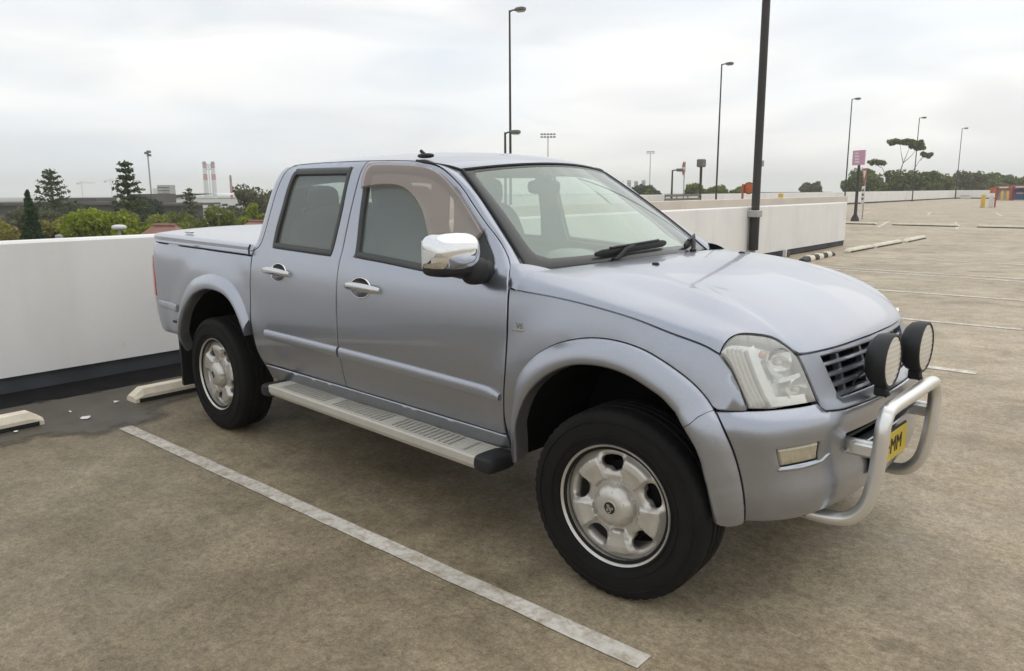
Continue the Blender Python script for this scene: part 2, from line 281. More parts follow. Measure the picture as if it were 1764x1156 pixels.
def smooth(x, a, b):
    t = np.clip((np.asarray(x, float) - a) / (b - a), 0, 1); return t * t * (3 - 2 * t)
def pchip(xs, ys):
    xs = np.array(xs, float); ys = np.array(ys, float); h = np.diff(xs); d = np.diff(ys) / h; m = np.zeros(len(xs))
    for i in range(1, len(xs) - 1):
        if d[i - 1] * d[i] > 0:
            w1 = 2 * h[i] + h[i - 1]; w2 = h[i] + 2 * h[i - 1]; m[i] = (w1 + w2) / (w1 / d[i - 1] + w2 / d[i])
    m[0] = d[0]; m[-1] = d[-1]
    def f(x):
        x = np.clip(np.asarray(x, float), xs[0], xs[-1]); i = np.clip(np.searchsorted(xs, x) - 1, 0, len(h) - 1)
        t = (x - xs[i]) / h[i]; t2 = t * t; t3 = t2 * t
        return (2 * t3 - 3 * t2 + 1) * ys[i] + (t3 - 2 * t2 + t) * h[i] * m[i] + (-2 * t3 + 3 * t2) * ys[i + 1] + (t3 - t2) * h[i] * m[i + 1]
    return f
def cat(pts, n=6, closed=False):
    """Catmull-Rom through points"""
    P = [np.array(p, float) for p in pts]
    P = ([P[-1]] + P + [P[0], P[1]]) if closed else ([2 * P[0] - P[1]] + P + [2 * P[-1] - P[-2]])
    o = []
    for i in range(1, len(P) - 2):
        a, b, c, d = P[i - 1:i + 3]
        for k in range(n):
            t = k / n; o.append(.5 * ((2 * b) + (c - a) * t + (2 * a - 5 * b + 4 * c - d) * t * t + (3 * b - a - 3 * c + d) * t ** 3))
    if not closed: o.append(P[-2])
    return [tuple(p) for p in o]
def resamp(pts, n):
    P = np.array(pts, float); c = np.concatenate([[0], np.cumsum(np.linalg.norm(np.diff(P, axis=0), axis=1))]); s = np.linspace(0, c[-1], n)
    return np.stack([np.interp(s, c, P[:, k]) for k in range(P.shape[1])], 1)

# ------------------------------------------------------------------ setting: deck, lines, gutter, terrain
def quad(mb, x0, x1, y0, y1, z): mb.add([g(x0, y0, z), g(x1, y0, z), g(x1, y1, z), g(x0, y1, z)], [(0, 1, 2, 3)])
WX, WE = -2.08, 18.4          # wall face, wall end (car-park grid)
mb = MB(); quad(mb, WX, 90, -60, WE, 0); quad(mb, -19.3, 90, WE, 150, 0); quad(mb, -19.3, -8.7, 14, WE, 0)
for (a, b) in (((WX, -60), (WX, WE)), ((WX, WE), (-8.7, WE)), ((-8.7, WE), (-8.7, 14)), ((-8.7, 14), (-19.3, 14)), ((-19.3, 14), (-19.3, 150)), ((-19.3, 150), (90, 150)), ((90, 150), (90, -60)), ((90, -60), (WX, -60))):
    mb.add([g(*a, 0), g(*b, 0), g(*b, -.8), g(*a, -.8)], [(0, 1, 2, 3)])
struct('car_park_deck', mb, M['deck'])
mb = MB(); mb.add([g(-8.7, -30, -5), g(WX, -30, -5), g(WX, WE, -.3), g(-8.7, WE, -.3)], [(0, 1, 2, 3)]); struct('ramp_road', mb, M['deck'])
mb = MB(); n = 48
mb.add([(0, 0, -9.5)] + [(2600 * math.cos(2 * math.pi * i / n), 2600 * math.sin(2 * math.pi * i / n), -9.5) for i in range(n)], [(0, 1 + i, 1 + (i + 1) % n) for i in range(n)])
struct('ground', mb, M['terrain'])
def bay_line(x0, y0, x1, y1, w=.085, z=.004):
    d = np.array([x1 - x0, y1 - y0]); L = np.linalg.norm(d); d /= L; nrm = np.array([-d[1], d[0]]) * w / 2
    mb = MB(); k = max(2, int(L / .12)); P = []
    for i in range(k + 1):
        c = np.array([x0, y0]) + d * L * i / k; j1, j2 = (random.uniform(-.003, .003) for _ in range(2))
        P.append([g(*(c - nrm * (1 + j1 / w * 2)), z), g(*(c + nrm * (1 + j2 / w * 2)), z)])
    mb.grid(P); return struct('bay_line', mb, M['line'])
bay_line(-.56, -1.245, 3.31, -1.315)
for k, y in enumerate((1.3, 3.83, 6.38, 8.96, 11.62, 12.05, 14.85, 18.2, 21.2, 23.9, 26.6)): bay_line(-.5 if k < 8 else -1.2, y, 3.40, y - (.2 if k in (4, 5, 6) else 0), .115)
for y in (28.2, 37.5, 41.5, 45.5, 52., 60., 70.): bay_line(-10., y, 26, y, .12)
for k in range(9): bay_line(-4.1 + 2.75 * k, 29.2, -5.4 + 2.75 * k, 36.0, .11)
for k in range(8): bay_line(-13. + 3.6 * k, 45.5, -14.2 + 3.6 * k, 52, .12)
# black gutter in front of the wall and the damp patch
mb = MB(); ys = np.linspace(-9, 17.5, 220); P = []
for y in ys:
    w = .62 - .012 * max(y, 0) * 2 + .05 * math.sin(y * 2.1) + .04 * math.sin(y * 5.3 + 1) + random.uniform(-.012, .012)
    if y > 2: w *= max(.15, 1 - (y - 2) / 9)
    P.append([g(WX - .05, y, .004), g(WX + w, y, .004)])
mb.grid(P); struct('gutter_strip', mb, M['gutter'])
pud = cat([(-.74, -3.2), (-.74, -1.89), (-.77, -1.7), (-.66, -1.54), (-.51, -1.45), (-.57, -1.28), (-.54, -1.16), (-.56, -1.02), (-.63, -.93), (-.80, -.93), (-.92, -.6), (-.98, .2), (-1.05, .9), (-1.55, .9), (-1.62, -1), (-1.62, -3.2)], 6, True)
def damp_sheet():
    Q = np.array(pud); xs_ = np.arange(-1.75, -.40, .03); ys_ = np.arange(-3.3, 1.0, .03); X, Y = np.meshgrid(xs_, ys_, indexing='ij'); P = np.stack([X.ravel(), Y.ravel()], 1)
    dist = np.array([np.min(np.hypot(*(Q - p).T)) for p in P]); a = np.clip(.5 + np.where(inpoly(P, Q), dist, -dist) / .24, 0, 1)
    mb = MB(); mb.grid(np.array([g(x, y, .006) for x, y in P]).reshape(len(xs_), len(ys_), 3)); o = struct('damp_ground', mb, M['damp'])
    at = o.data.attributes.new('edge', 'FLOAT', 'POINT'); at.data.foreach_set('value', a.astype(np.float32))
    t = M['damp'].node_tree; L = t.links; b = t.nodes["Principled BSDF"]; A = t.nodes.new("ShaderNodeAttribute"); A.attribute_name = 'edge'
    n = t.nodes.new("ShaderNodeTexNoise"); n.inputs['Scale'].default_value = 9; n.inputs['Detail'].default_value = 6; tcx = t.nodes.new("ShaderNodeTexCoord"); L.new(tcx.outputs['Object'], n.inputs[0])
    ma = t.nodes.new("ShaderNodeMath"); ma.operation = 'MULTIPLY_ADD'; ma.inputs[1].default_value = .9; ma.inputs[2].default_value = -.45; L.new(n.outputs[0], ma.inputs[0])
    ad = t.nodes.new("ShaderNodeMath"); ad.operation = 'ADD'; L.new(A.outputs['Fac'], ad.inputs[0]); L.new(ma.outputs[0], ad.inputs[1])
    r = t.nodes.new("ShaderNodeValToRGB"); e = r.color_ramp.elements; e[0].position = .30; e[1].position = .85; e[1].color = (.95, .95, .95, 1); L.new(ad.outputs[0], r.inputs[0]); L.new(r.outputs[0], b.inputs['Alpha'])

# ------------------------------------------------------------------ walls
def wall_thing(name, label, segs, h, zb, m, parts=True, th=.2, plinth=.13):
    """segs: list of ((x0,y0),(x1,y1)) panels on one face line; the wall body lies behind the line"""
    t = thing(name, label, 'wall', g(*segs[0][0]))
    base = Vector(t.location)
    for a, b in segs:
        d = np.array(b, float) - np.array(a, float); L = np.linalg.norm(d); d /= L; nb = np.array([-d[1], d[0]]) * th
        q = [np.array(a) + d * .006, np.array(b) - d * .006]
        mb = MB(); bev = .018
        prof = [(0, plinth), (0, h - bev), (bev, h), (th - bev, h), (th, h - bev), (th, zb)]
        P = [[Vector(g(*(p + nb / th * o), z)) - base for o, z in prof] for p in q]
        mb.grid(P); k = len(prof)
        mb.f.append(tuple(range(k))); mb.f.append(tuple(range(k, 2 * k))[::-1])
        o = obj('wall_panel', mb, m, t, False)
        if parts:
            mb = MB(); P = [[Vector(g(*(p + nb / th * oo), z)) - base for oo, z in ((.03, zb), (.03, plinth + .02), (th - .02, plinth + .02))] for p in (np.array(a), np.array(b))]
            mb.grid(P); o = obj('plinth', mb, M['plinth'], t, False)
    return t
edges = [-34, -27.7, -21.4, -15.1, -8.8, -2.45, 3.85, 12.0, 18.4]
wall_thing('parapet_wall', 'long white parapet wall with dark grey plinth running behind the parked pickup', [((WX, a), (WX, b)) for a, b in zip(edges[:-1], edges[1:])], 1.137, -.9, M['wall'])
e2 = [10, 16, 22, 28, 34, 40.5]
wall_thing('ramp_wall', 'ramp wall, shade painted in as beige, parallel to the white parapet seen over its top', [((-8.7, a), (-8.7, b)) for a, b in zip(e2[:-1], e2[1:])], 1.11, -5, M['wall2'], False)
e3 = list(np.linspace(15, 126, 17))
w3 = wall_thing('boundary_wall', 'pale boundary wall along the lamp posts at the far edge of the deck', [((-19.3, a), (-19.3, b)) for a, b in zip(e3[:-1], e3[1:])] + [((-19.3 + 9 * k, 126.2), (-19.3 + 9 * (k + 1), 126.2)) for k in range(9)], 1.2, -1, M['wall'], True, .2, .14)

# ------------------------------------------------------------------ wheel stops
def stop_mesh(L, tk=.15, h=.105, stripes=False):
    mb = MB(); e = .07; P = []
    for y, s in ((-L / 2, .45), (-L / 2 + .004, .5), (-L / 2 + e, 1.), (L / 2 - e, 1.), (L / 2 - .004, .5), (L / 2, .45)):
        w, hh = tk / 2, h * (s if s < 1 else 1)
        P.append([(-w, y, 0), (-w, y, hh * .55), (-w * .62, y, hh), (w * .62, y, hh), (w, y, hh * .55), (w, y, 0)])
    mb.grid(P); mb.f.append(tuple(range(6))[::-1]); mb.f.append(tuple(30 + i for i in range(6)))
    return mb
def stop(x, y, L, label, m, striped=False, rz=0.):
    o = thing('wheel_stop', label, 'wheel stop', g(x, y, .005), GA + rz, 'concrete wheel stops')
    if striped:
        k = 7
        for i in range(k):
            mb = MB(); w = .075; y0, y1 = -L / 2 + L * i / k, -L / 2 + L * (i + 1) / k; sl = .05
            pr = [(-w, 0), (-w, .058), (-w * .62, .105), (w * .62, .105), (w, .058), (w, 0)]
            P = [[(a, yy + (sl * (a / w)) * (0 if (yy in (-L / 2, L / 2)) else 1), b * (.6 if (i == 0 and yy == y0) or (i == k - 1 and yy == y1) else 1)) for a, b in pr] for yy in (y0, y1)]
            mb.grid(P); n6 = 6; mb.f.append(tuple(range(6))[::-1]); mb.f.append(tuple(range(6, 12)))
            obj('stripe_block', mb, M['black'] if i % 2 == 0 else M['stopw'], o, False)
    else:
        obj('block', stop_mesh(L, .14, .092), m, o, False); b = MB(); b.box((0, 0, .014), (.074, L / 2 - .03, .014)); obj('dark_base', b, M['rubber'], o, False)  # dark strip along the foot of the block
        for s in (-1, 1):
            b = MB(); b.lathe([(.012, .1), (.012, .108), (0, .108)], (0, s * L * .3, 0), n=8); obj('anchor_bolt', b, M['galv'], o)
    return o
stop(-1.09, -2.52, 1.93, 'cream wheel stop by the damp patch in the empty bay beside the pickup', M['stopm'])
stop(-1.13, .04, 1.98, 'cream wheel stop just behind the rear wheel of the silver pickup', M['stopm'])
stop(-1.2, 10.9, 1.8, 'pale wheel stop half hidden behind the bonnet of the pickup', M['stopw'])
stop(-1.22, 13.76, 2.1, 'black and yellow striped wheel stop near the end of the white parapet', M['stopw'], True, .03)
stop(-1.2, 16.7, 1.85, 'chipped white wheel stop next after the striped one', M['stopw'], rz=-.02)
stop(-1.14, 18.95, 2.3, 'middle white wheel stop of the three past the striped one', M['stopw'], rz=-.02)
stop(-1.05, 21.5, 2.2, 'white wheel stop with a dark end, farthest in its line', M['stopw'])
for k in range(4):
    o = stop(-6.0 + 3.1 * k, 31.6 - .25 * k, 2.5, ('leftmost', 'second', 'third', 'fourth', 'fifth', 'sixth', 'seventh', 'last')[k] + ' of the long yellowish wheel stops in the row starting at the pink sign', M['stopw'], rz=math.pi / 2 - .06)
    o['group'] = 'row of yellowish wheel stops across the deck'

# ------------------------------------------------------------------ lamp posts, signs, bollards
def lamp_post(x, y, h, label, r=.065, group='tall lamp posts along the boundary wall', arm=1.0, ang=.0, name='lamp_post'):
    t = thing(name, label, 'lamp post', g(x, y, 0), GA + ang, group)
    m = MB(); m.tube([(0, 0, 0), (0, 0, h * .5), (0, 0, h)], [r, r * .85, r * .65], 10); obj('pole', m, M['pole'], t)
    m = MB(); m.tube([(0, 0, h - .06), (.12 * arm, .05 * arm, h), (.26 * arm, .1 * arm, h)], .035, 8); obj('arm', m, M['pole'], t)
    m = MB(); m.sup((.46 * arm, .18 * arm, h + .01), (.26 * arm, .17 * arm, .09), .55, 12, 8); hd = obj('lamp_head', m, M['lampgrey'], t)
    m = MB(); m.box((.48 * arm, .18 * arm, h - .085), (.17 * arm, .11 * arm, .015), .3, .01); obj('diffuser', m, M['white'], hd)
    m = MB(); m.box((0, 0, .02), (.16, .16, .02), 0, .008); obj('base_plate', m, M['pole'], t); return t
lamp_post(-18.7, 24.2, 9.3, 'tall dark lamp post rising directly behind the pickup roof')
lamp_post(-18.7, 45.6, 9.5, 'tall dark lamp post seen beyond the windscreen pillar')
lamp_post(-18.7, 73.0, 9.6, 'tall dark lamp post beside the pink sign')
lamp_post(-18.7, 98.5, 9.6, 'tall lamp post in front of the spreading gum tree')
lamp_post(-18.7, 123.3, 9.8, 'tall lamp post at the corner of the boundary wall', .06)
lamp_post(-17.9, 22.9, 3.98, 'short lamp post with a flat arm beside the tall post behind the roof', .07, None, .9, .3)
lamp_post(-18.45, 39.0, 2.65, 'short lamp post with a straight arm left of the round red sign', .07, None, .9, .3)
t = thing('lantern_post', 'dark lantern post with a square grey head beside the guard rail', 'lamp post', g(-18.4, 42.65, 0))
m = MB(); m.tube([(0, 0, 0), (0, 0, 2.9)], .085, 10); obj('pole', m, M['pole'], t)
m = MB(); m.box((0, 0, 3.14), (.21, .21, .25), 0, .05); obj('lantern_head', m, M['lampgrey'], t)
# near pole against the parapet
t = thing('near_lamp_post', 'thick black lamp post fixed to the white parapet, running out of the picture top', 'lamp post', g(WX + .115, 12.05, 0), GA)
m = MB(); m.tube([(0, 0, .96), (0, 0, 5), (0, 0, 9.3)], [.083, .08, .065], 14); obj('pole', m, M['pole'], t)
m = MB(); m.tube([(0, 0, .26), (0, 0, .95)], .098, 14); obj('base_sleeve', m, M['black'], t)
m = MB(); m.box((-.01, -.01, 1.0), (.115, .115, .07), 0, .012); obj('clamp', m, M['galv'], t)
m = MB(); m.box((.06, .06, 2.0), (.035, .035, .06), .6, .01); obj('switch_box', m, M['galv'], t)
m = MB(); m.box((-.02, 0, .13), (.05, .05, .13), 0, .01); obj('bracket', m, M['galv'], t)
m = MB(); m.tube([(0, 0, 9.25), (.3, .12, 9.3), (.7, .28, 9.3)], .04, 8); obj('arm', m, M['pole'], t)
m = MB(); m.sup((1.0, .4, 9.31), (.42, .2, .1), .55, 12, 8); obj('lamp_head', m, M['lampgrey'], t)
# white marker post at the plinth
t = thing('marker_post', 'small white marker post at the foot of the parapet plinth', 'post', g(WX + .14, 13.75, 0), GA)
m = MB(); m.box((0, 0, .085), (.035, .035, .085), 0, .008); obj('post', m, M['white'], t); m = MB(); m.box((0, .12, .06), (.05, .07, .06), 0, .01); obj('block', m, M['brick'], t)
# pink sign
t = thing('pink_sign', 'faded pink rectangular notice on a dark post past the parapet end', 'sign', g(-6.64, 34.95, 0), GA - .55)
m = MB(); m.tube([(0, 0, 0), (0, 0, .14), (0, 0, .32), (0, 0, 2.6)], [.2, .17, .075, .06], 12); obj('post', m, M['pole'], t)
m = MB(); m.box((.05, -.09, 2.90), (.385, .02, .335), 0, .006); sg = obj('board', m, M['pink'], t)
for k, (z, w) in enumerate(((3.1, .2), (2.97, .27), (2.84, .24), (2.71, .28))):
    m = MB(); m.box((-.08 + .02 * k, -.114, z), (w * .5, .003, .035), 0); obj('faded_text', m, M['white'], sg)
# give way sign
t = thing('give_way_sign', 'thin post with red triangle and white plate behind the pink sign', 'sign', g(-7.05, 37.55, 0), GA - 1.0)
m = MB(); m.tube([(0, 0, 0), (0, 0, 2.45)], .03, 8); obj('post', m, M['galv'], t)
def prism(pts, y0, y1):
    mb = MB(); k = len(pts); mb.add([(x, y0, z) for x, z in pts] + [(x, y1, z) for x, z in pts], [tuple(range(k)), tuple(range(k, 2 * k))[::-1]] + [(i, k + i, k + (i + 1) % k, (i + 1) % k) for i in range(k)]); return mb
obj('triangle_plate', prism([(-.42, 2.48), (.42, 2.48), (0, 1.66)], -.05, -.035), M['red'], t, False)
obj('triangle_centre', prism([(-.22, 2.36), (.22, 2.36), (0, 1.96)], -.058, -.051), M['white'], t, False)
m = MB(); m.box((0, -.05, 1.2), (.24, .01, .42), 0); wp = obj('white_plate', m, M['white'], t)
for z in (1.42, 1.2, 1.0): m = MB(); m.box((0, -.063, z), (.14, .002, .05)); obj('print_block', m, M['black'], wp)
# round red sign by the guard rail with its back-to-back triangle
t = thing('round_sign', 'faded red round sign on a thin post above the guard rail', 'sign', g(-18.5, 40.6, 0), GA - .85)
m = MB(); m.tube([(0, 0, 0), (0, 0, 3.1)], .035, 8); obj('post', m, M['galv'], t)
m = MB(); m.lathe([(0, -.06), (.44, -.06), (.44, -.045), (0, -.045)], (.03, 0, 2.77), 'y', 24); pl = obj('disc', m, M['red'], t)
m = MB(); m.box((.03, -.064, 2.77), (.33, .002, .10)); obj('white_bar', m, M['white'], pl)
m = MB(); m.lathe([(.38, -.0635), (.43, -.0635), (.43, -.061), (.38, -.061)], (.03, 0, 2.77), 'y', 24); obj('white_rim', m, M['white'], pl)
obj('triangle_back', prism([(-.55, 3.15), (.15, 3.15), (-.2, 2.35)], .04, .05), M['galv'], t, False)
t = thing('guard_rail', 'grey two-rail guard rail in front of the boundary wall', 'guard rail', g(-18.25, 37.9, 0), GA + math.pi / 2 + .02)
for z in (1.15, .92):
    m = MB(); m.box((2.3, 0, z), (2.35, .03, .07), 0, .01); obj('rail', m, M['lampgrey'], t)
for k in range(4): m = MB(); m.box((.05 + 1.5 * k, .06, .6), (.04, .03, .6), 0); obj('post', m, M['galv'], t)
# convex mirror/reel on red post
t = thing('safety_mirror', 'orange-backed round traffic mirror on a red post beyond the ramp wall', 'mirror', g(-12, 34.45, 0), GA)
m = MB(); m.tube([(0, 0, 0), (0, 0, 1.75)], .06, 8); obj('post', m, M['red'], t)
m = MB(); m.lathe([(0, .2), (.2, .16), (.28, .05), (.29, 0), (.25, -.02), (0, -.03)], (.28, .1, 1.55), 'y', 20); obj('mirror_disc', m, M['orange'], t)
m = MB(); m.lathe([(.27, -.035), (.30, -.02), (.30, .02), (.29, .03)], (.28, .1, 1.55), 'y', 20); obj('rim', m, M['black'], t)
def bollard(x, y, h, label, r=.09):
    t = thing('bollard', label, 'bollard', g(x, y, 0), 0, 'yellow bollards'); m = MB()
    m.lathe([(r, 0), (r, h - .05), (r * .85, h - .01), (0, h)], n=14); obj('post', m, M['yellow'], t); m = MB(); m.lathe([(r * 1.6, 0), (r * 1.6, .02), (r, .025)], n=14); obj('base_plate', m, M['galv'], t)
bollard(-9.6, 33.3, 1.3, 'yellow bollard just beyond the ramp wall top', .12)
bollard(-6.4, 66.5, 1.0, 'leaning yellow bollard alone on the open deck before the red machines', .16)
bollard(-10.2, 107.0, 1.15, 'yellow bollard nearest the blue panel of the red machines', .13)
bollard(-10.7, 106.5, 1.15, 'yellow bollard in front of the middle of the red machines', .13)
t = thing('ticket_post', 'red and white post with a dark box head beside the lone bollard', 'post', g(-5.75, 67.6, 0), GA)
m = MB(); m.tube([(0, 0, 0), (0, 0, 1.55)], .06, 8); obj('post', m, M['red'], t); m = MB(); m.box((-.25, 0, 1.3), (.16, .14, .2), 0, .03); obj('head_box', m, M['orange'], t)
m = MB(); m.box((-.28, 0, .45), (.14, .12, .45), 0, .02); obj('cabinet', m, M['white'], t)
def kiosk(x, y, w, h, label, mm):
    t = thing('trolley_bay', label, 'trolley bay', g(x, y, 0), GA, 'red trolley bays')
    for s in (-1, 1):
        m = MB(); m.box((s * w / 2, 0, h / 2), (.06, .5, h / 2), 0, .02); obj('side_panel', m, M['red'], t)
    m = MB(); m.box((0, 0, h + .06), (w / 2 + .08, .55, .16), 0, .03); hd = obj('header', m, M['red'], t)
    m = MB(); m.box((0, -.56, h + .06), (w * .32, .004, .08)); obj('header_print', m, M['white'], hd)
    m = MB(); m.box((0, .3, h * .45), (w / 2 - .08, .03, h * .42), 0); bp = obj('panel', m, mm, t)
    m = MB(); m.box((0, .262, h * .55), (w * .3, .004, h * .07)); obj('panel_print', m, M['white'], bp); return t
kiosk(-10.8, 108.5, 1.5, 1.5, 'red trolley bay with pale lower panel at the far wall', M['wall2'])
kiosk(-9.3, 109.5, 1.3, 1.55, 'red trolley bay with a blue panel at the far wall', M['blue'])
m = MB(); m.box((0, 0, .22), (.55, .35, .22), 0, .05); m2 = thing('white_bin', 'low white bin at the corner of the boundary wall', 'bin', g(-17.6, 124.2, 0), GA)
obj('body', m, M['white'], m2); m = MB(); m.box((0, 0, .46), (.58, .38, .02), 0, .01); obj('lid', m, M['galv'], m2)

# ------------------------------------------------------------------ distant buildings, chimneys, masts
def building(name, label, cx, cy, rz, parts, cat_='building', group=None):
    t = thing(name, label, cat_, (*g(cx, cy)[:2], -9.5), GA + rz, group)
    for nm, c, h, mm, b in parts:
        m = MB(); m.box(c, h, 0, b); obj(nm, m, mm, t, False)
    return t
def win_row(L, y, z, n, w=1.2, h=.7): return [('window', (-L + (i + .5) * 2 * L / n, y, z), (w / 2, .06, h / 2), M['win'], 0) for i in range(n)]
building('dark_hall', 'long dark flat-roofed building on the horizon behind the pines', -128, 45, .69, [('wall', (0, 0, 4.6), (12, 6, 4.6), M['brick'], 0), ('roof_slab', (0, 0, 9.45), (12.6, 7, .22), M['brick'], 0), ('plant_room', (4, 0, 9.9), (3, 3, .35), M['brick'], 0)] + win_row(11, -6.05, 6.6, 6, 2.2, 1.3))
building('dark_hall', 'taller dark building block with an overhanging roof beside the pale shed', -115.3, 55.4, .69, [('wall', (0, 0, 4.7), (3.6, 5, 4.7), M['brick'], 0), ('roof_slab', (1.6, 0, 9.2), (4.6, 6, .16), M['brick'], 0), ('upper_wall', (-1.9, 0, 10.1), (1.7, 4, .7), M['brick'], 0)] + win_row(3, -5.05, 6.4, 3, 1.2, 1.0))
t = building('pale_shed', 'wide pale industrial shed with a low curved roof behind the tank', -204, 114, .69, [('wall', (0, 0, 4.6), (17, 10, 4.6), M['shed'], 0), ('base_band', (0, -10.1, 3.2), (17, .08, .9), M['brick'], 0)] + win_row(15, -10.12, 7.6, 8, 1.6, .6))
P = [[(-17.4 + 34.8 * i / 20, y, 9.2 + 1.5 * math.sin(math.pi * i / 20)) for y in (-10.5, 10.5)] for i in range(21)]
m = MB(); m.grid(P); obj('roof', m, M['shed'], t)
building('pale_shed', 'smaller pale shed ahead of the wide shed, cut by its dark base', -172, 96, .69, [('wall', (4, 0, 3.6), (9, 6, 3.6), M['shed'], 0), ('roof_slab', (4, 0, 7.3), (9.6, 6.5, .15), M['grey'], 0)] + win_row(8, -6.05, 2.4, 5, 1.6, 1.2))
building('grey_block', 'hazy grey office block left of the red and white chimneys', -395, 193, .69, [('wall', (0, 0, 7.4), (3.4, 3, 7.4), M['grey'], 0), ('wall', (-3.2, 0, 6.6), (2.6, 3, 6.6), M['shed'], 0)] + [('window', (0, -3.05, 9 + 1.5 * k), (2.9, .05, .3), M['win'], 0) for k in range(4)])
def chimney(x, y, top, r, label, bands):
    t = thing('chimney', label, 'chimney', (*g(x, y)[:2], -9.5), 0, 'striped chimneys'); n = len(bands); H = top + 9.5
    for i, (a, b, mm) in enumerate(bands):
        m = MB(); m.lathe([(r * (1 - .25 * a), H * a), (r * (1 - .25 * b), H * b)] + ([(0, H)] if i == n - 1 else []), n=14); obj('band', m, mm, t)
    return t
bd = [(0, .42, M['wstack']), (.42, .56, M['wstack']), (.56, .70, M['rstack']), (.70, .84, M['wstack']), (.84, .93, M['rstack']), (.93, 1, M['brick'])]
chimney(-768, 419, 33, 2.6, 'left of the twin red and white banded chimneys', bd); chimney(-763, 425.5, 33, 2.6, 'right of the twin red and white banded chimneys', bd)
chimney(-558, 325, 14.6, 1.1, 'single thin reddish chimney right of the banded pair', [(0, .8, M['rstack']), (.8, 1, M['brick'])])
t = thing('radar_drum', 'open round framework between the tops of the twin chimneys', 'structure', (*g(-765.5, 422, 0)[:2], 27.5), .6)
m = MB(); m.lathe([(2.6, -.5), (3.2, -.5), (3.2, .5), (2.6, .5), (2.6, -.5)], (0, 0, 0), 'y', 20); obj('ring', m, M['grey'], t)
for k in range(3): m = MB(); q = k * math.pi / 3; m.tube([(-3 * math.cos(q), 0, -3 * math.sin(q)), (3 * math.cos(q), 0, 3 * math.sin(q))], .22, 6); obj('spoke', m, M['grey'], t)
m = MB(); m.tube([(0, 0, -2.8), (0, 0, -37)], .5, 8); obj('mast', m, M['wstack'], t)
def mast(x, y, top, label, head, r=.16, zb=-9.5):
    t = thing('floodlight_mast', label, 'floodlight mast', (*g(x, y)[:2], zb), .75); H = top - zb
    m = MB(); m.tube([(0, 0, 0), (0, 0, H)], [r * 1.3, r * .8], 8); obj('mast', m, M['galv'], t)
    if head == 1:
        for (dx, dz) in ((.25, -.3), (.25, .35), (-.2, .1)): m = MB(); m.box((dx, 0, H + dz), (.32, .3, .22), 0, .05); obj('floodlight', m, M['lampgrey'], t)
    else:
        w = head
        for z in (0, w * .42): m = MB(); m.box((0, 0, H + z), (w, .12, .10)); obj('crossbar', m, M['lampgrey'], t)
        for r_ in range(2):
            for k in range(5): m = MB(); m.box((-w + w * .5 * k, -.2, H + w * .42 * r_ + .1), (w * .17, .2, w * .13), 0, .05); obj('floodlight', m, M['lampgrey'], t)
    return t
mast(-149, 69, 9.0, 'thin pale floodlight mast beside the tall left pine', 1, .17)
mast(-214, 283, 25.3, 'stadium floodlight mast with two rows of lamps above the pickup roof', 2.9, .26)
mast(-256, 448, 25.0, 'fainter stadium floodlight mast above the dark bush', 2.2, .3)
def crane(x, y, top, L, label):
    t = thing('tower_crane', label, 'crane', (*g(x, y)[:2], -9.5), .5, 'faint pink cranes'); H = top + 9.5
    m = MB(); m.tube([(0, 0, 0), (0, 0, H)], .55, 6); obj('tower', m, M['crane'], t)
    m = MB(); m.tube([(-L * .3, 0, H - 3), (L, 0, H - 3)], .42, 6); obj('jib', m, M['crane'], t)
    m = MB(); m.tube([(-L * .3, 0, H - 2.8), (0, 0, H), (L * .7, 0, H - 2.8)], .2, 5); obj('tie', m, M['crane'], t)
    m = MB(); m.box((-L * .27, 0, H - 4), (2, 1, 1.2)); obj('counterweight', m, M['crane'], t)
crane(-1343, 464, 21, 34, 'faint pink crane over the left pine'); crane(-1305, 505, 20, 26, 'faint pink crane between the two pines'); crane(-1270, 535, 23, 38, 'faint pink crane behind the tall left pine')
for i, (x, y) in enumerate(((-378, 609), (-372, 612), (-367, 616), (-361, 619))):
    t = building('tower_block', ('leftmost', 'second', 'third', 'rightmost')[i] + ' of four faint tower blocks over the dark bush', x, y, .5, [('wall', (0, 0, 9.5 + .4 * (i % 2)), (1.7, 1.7, 9.5 + .4 * (i % 2)), M['grey'], 0)] + [('window_band', (0, -1.75, 12 + 1.7 * k), (1.4, .05, .35), M['win'], 0) for k in range(4)], group='faint tower blocks')
building('low_shed', 'long low pale building in the distance right of the near lamp post', -75, 215, .3, [('wall', (0, 0, 5.0), (9, 4, 5.0), M['shed'], 0), ('roof_slab', (0, 0, 10.1), (9.5, 4.5, .12), M['grey'], 0)] + win_row(8, -4.06, 8.5, 5, 1.4, .8))
def house(x, y, rz, top, label, w=3.6, d=3.):
    t = thing('house', label, 'house', (*g(x, y)[:2], -9.5), rz, 'red-roofed houses'); H = top + 9.5; e = 1.5
    m = MB(); m.box((0, 0, (H - e) / 2), (w, d, (H - e) / 2)); obj('wall', m, M['render'], t, False)
    m = MB(); W2, D2, rl = w + .45, d + .45, w * .35
    V = [(-W2, -D2, H - e), (W2, -D2, H - e), (W2, D2, H - e), (-W2, D2, H - e), (-rl, 0, H), (rl, 0, H)]
    m.add(V, [(0, 1, 5, 4), (1, 2, 5), (2, 3, 4, 5), (3, 0, 4), (3, 2, 1, 0)]); rf = obj('roof', m, M['tile'], t, False)
    m = MB(); m.tube([(-rl, 0, H + .02), (rl, 0, H + .02)], .09, 6); obj('ridge_cap', m, M['tile'], rf)
    for sx in (-.5, .5): m = MB(); m.box((sx * w, -d - .02, H - e - 1.6), (.6, .05, .6)); obj('window', m, M['win'], t, False)
house(-31.2, 14.0, .5, -.02, 'red hipped roof peeping above the parapet beside the tray cover', 1.7, 1.5)
house(-38.0, 23.2, .45, -.28, 'low red roof showing over the far edge of the tray cover', 2.0, 1.6)
t = thing('street_lamp', 'white dome street lamp head just above the parapet top', 'lamp post', (*g(-26.8, 10.04)[:2], -9.5))
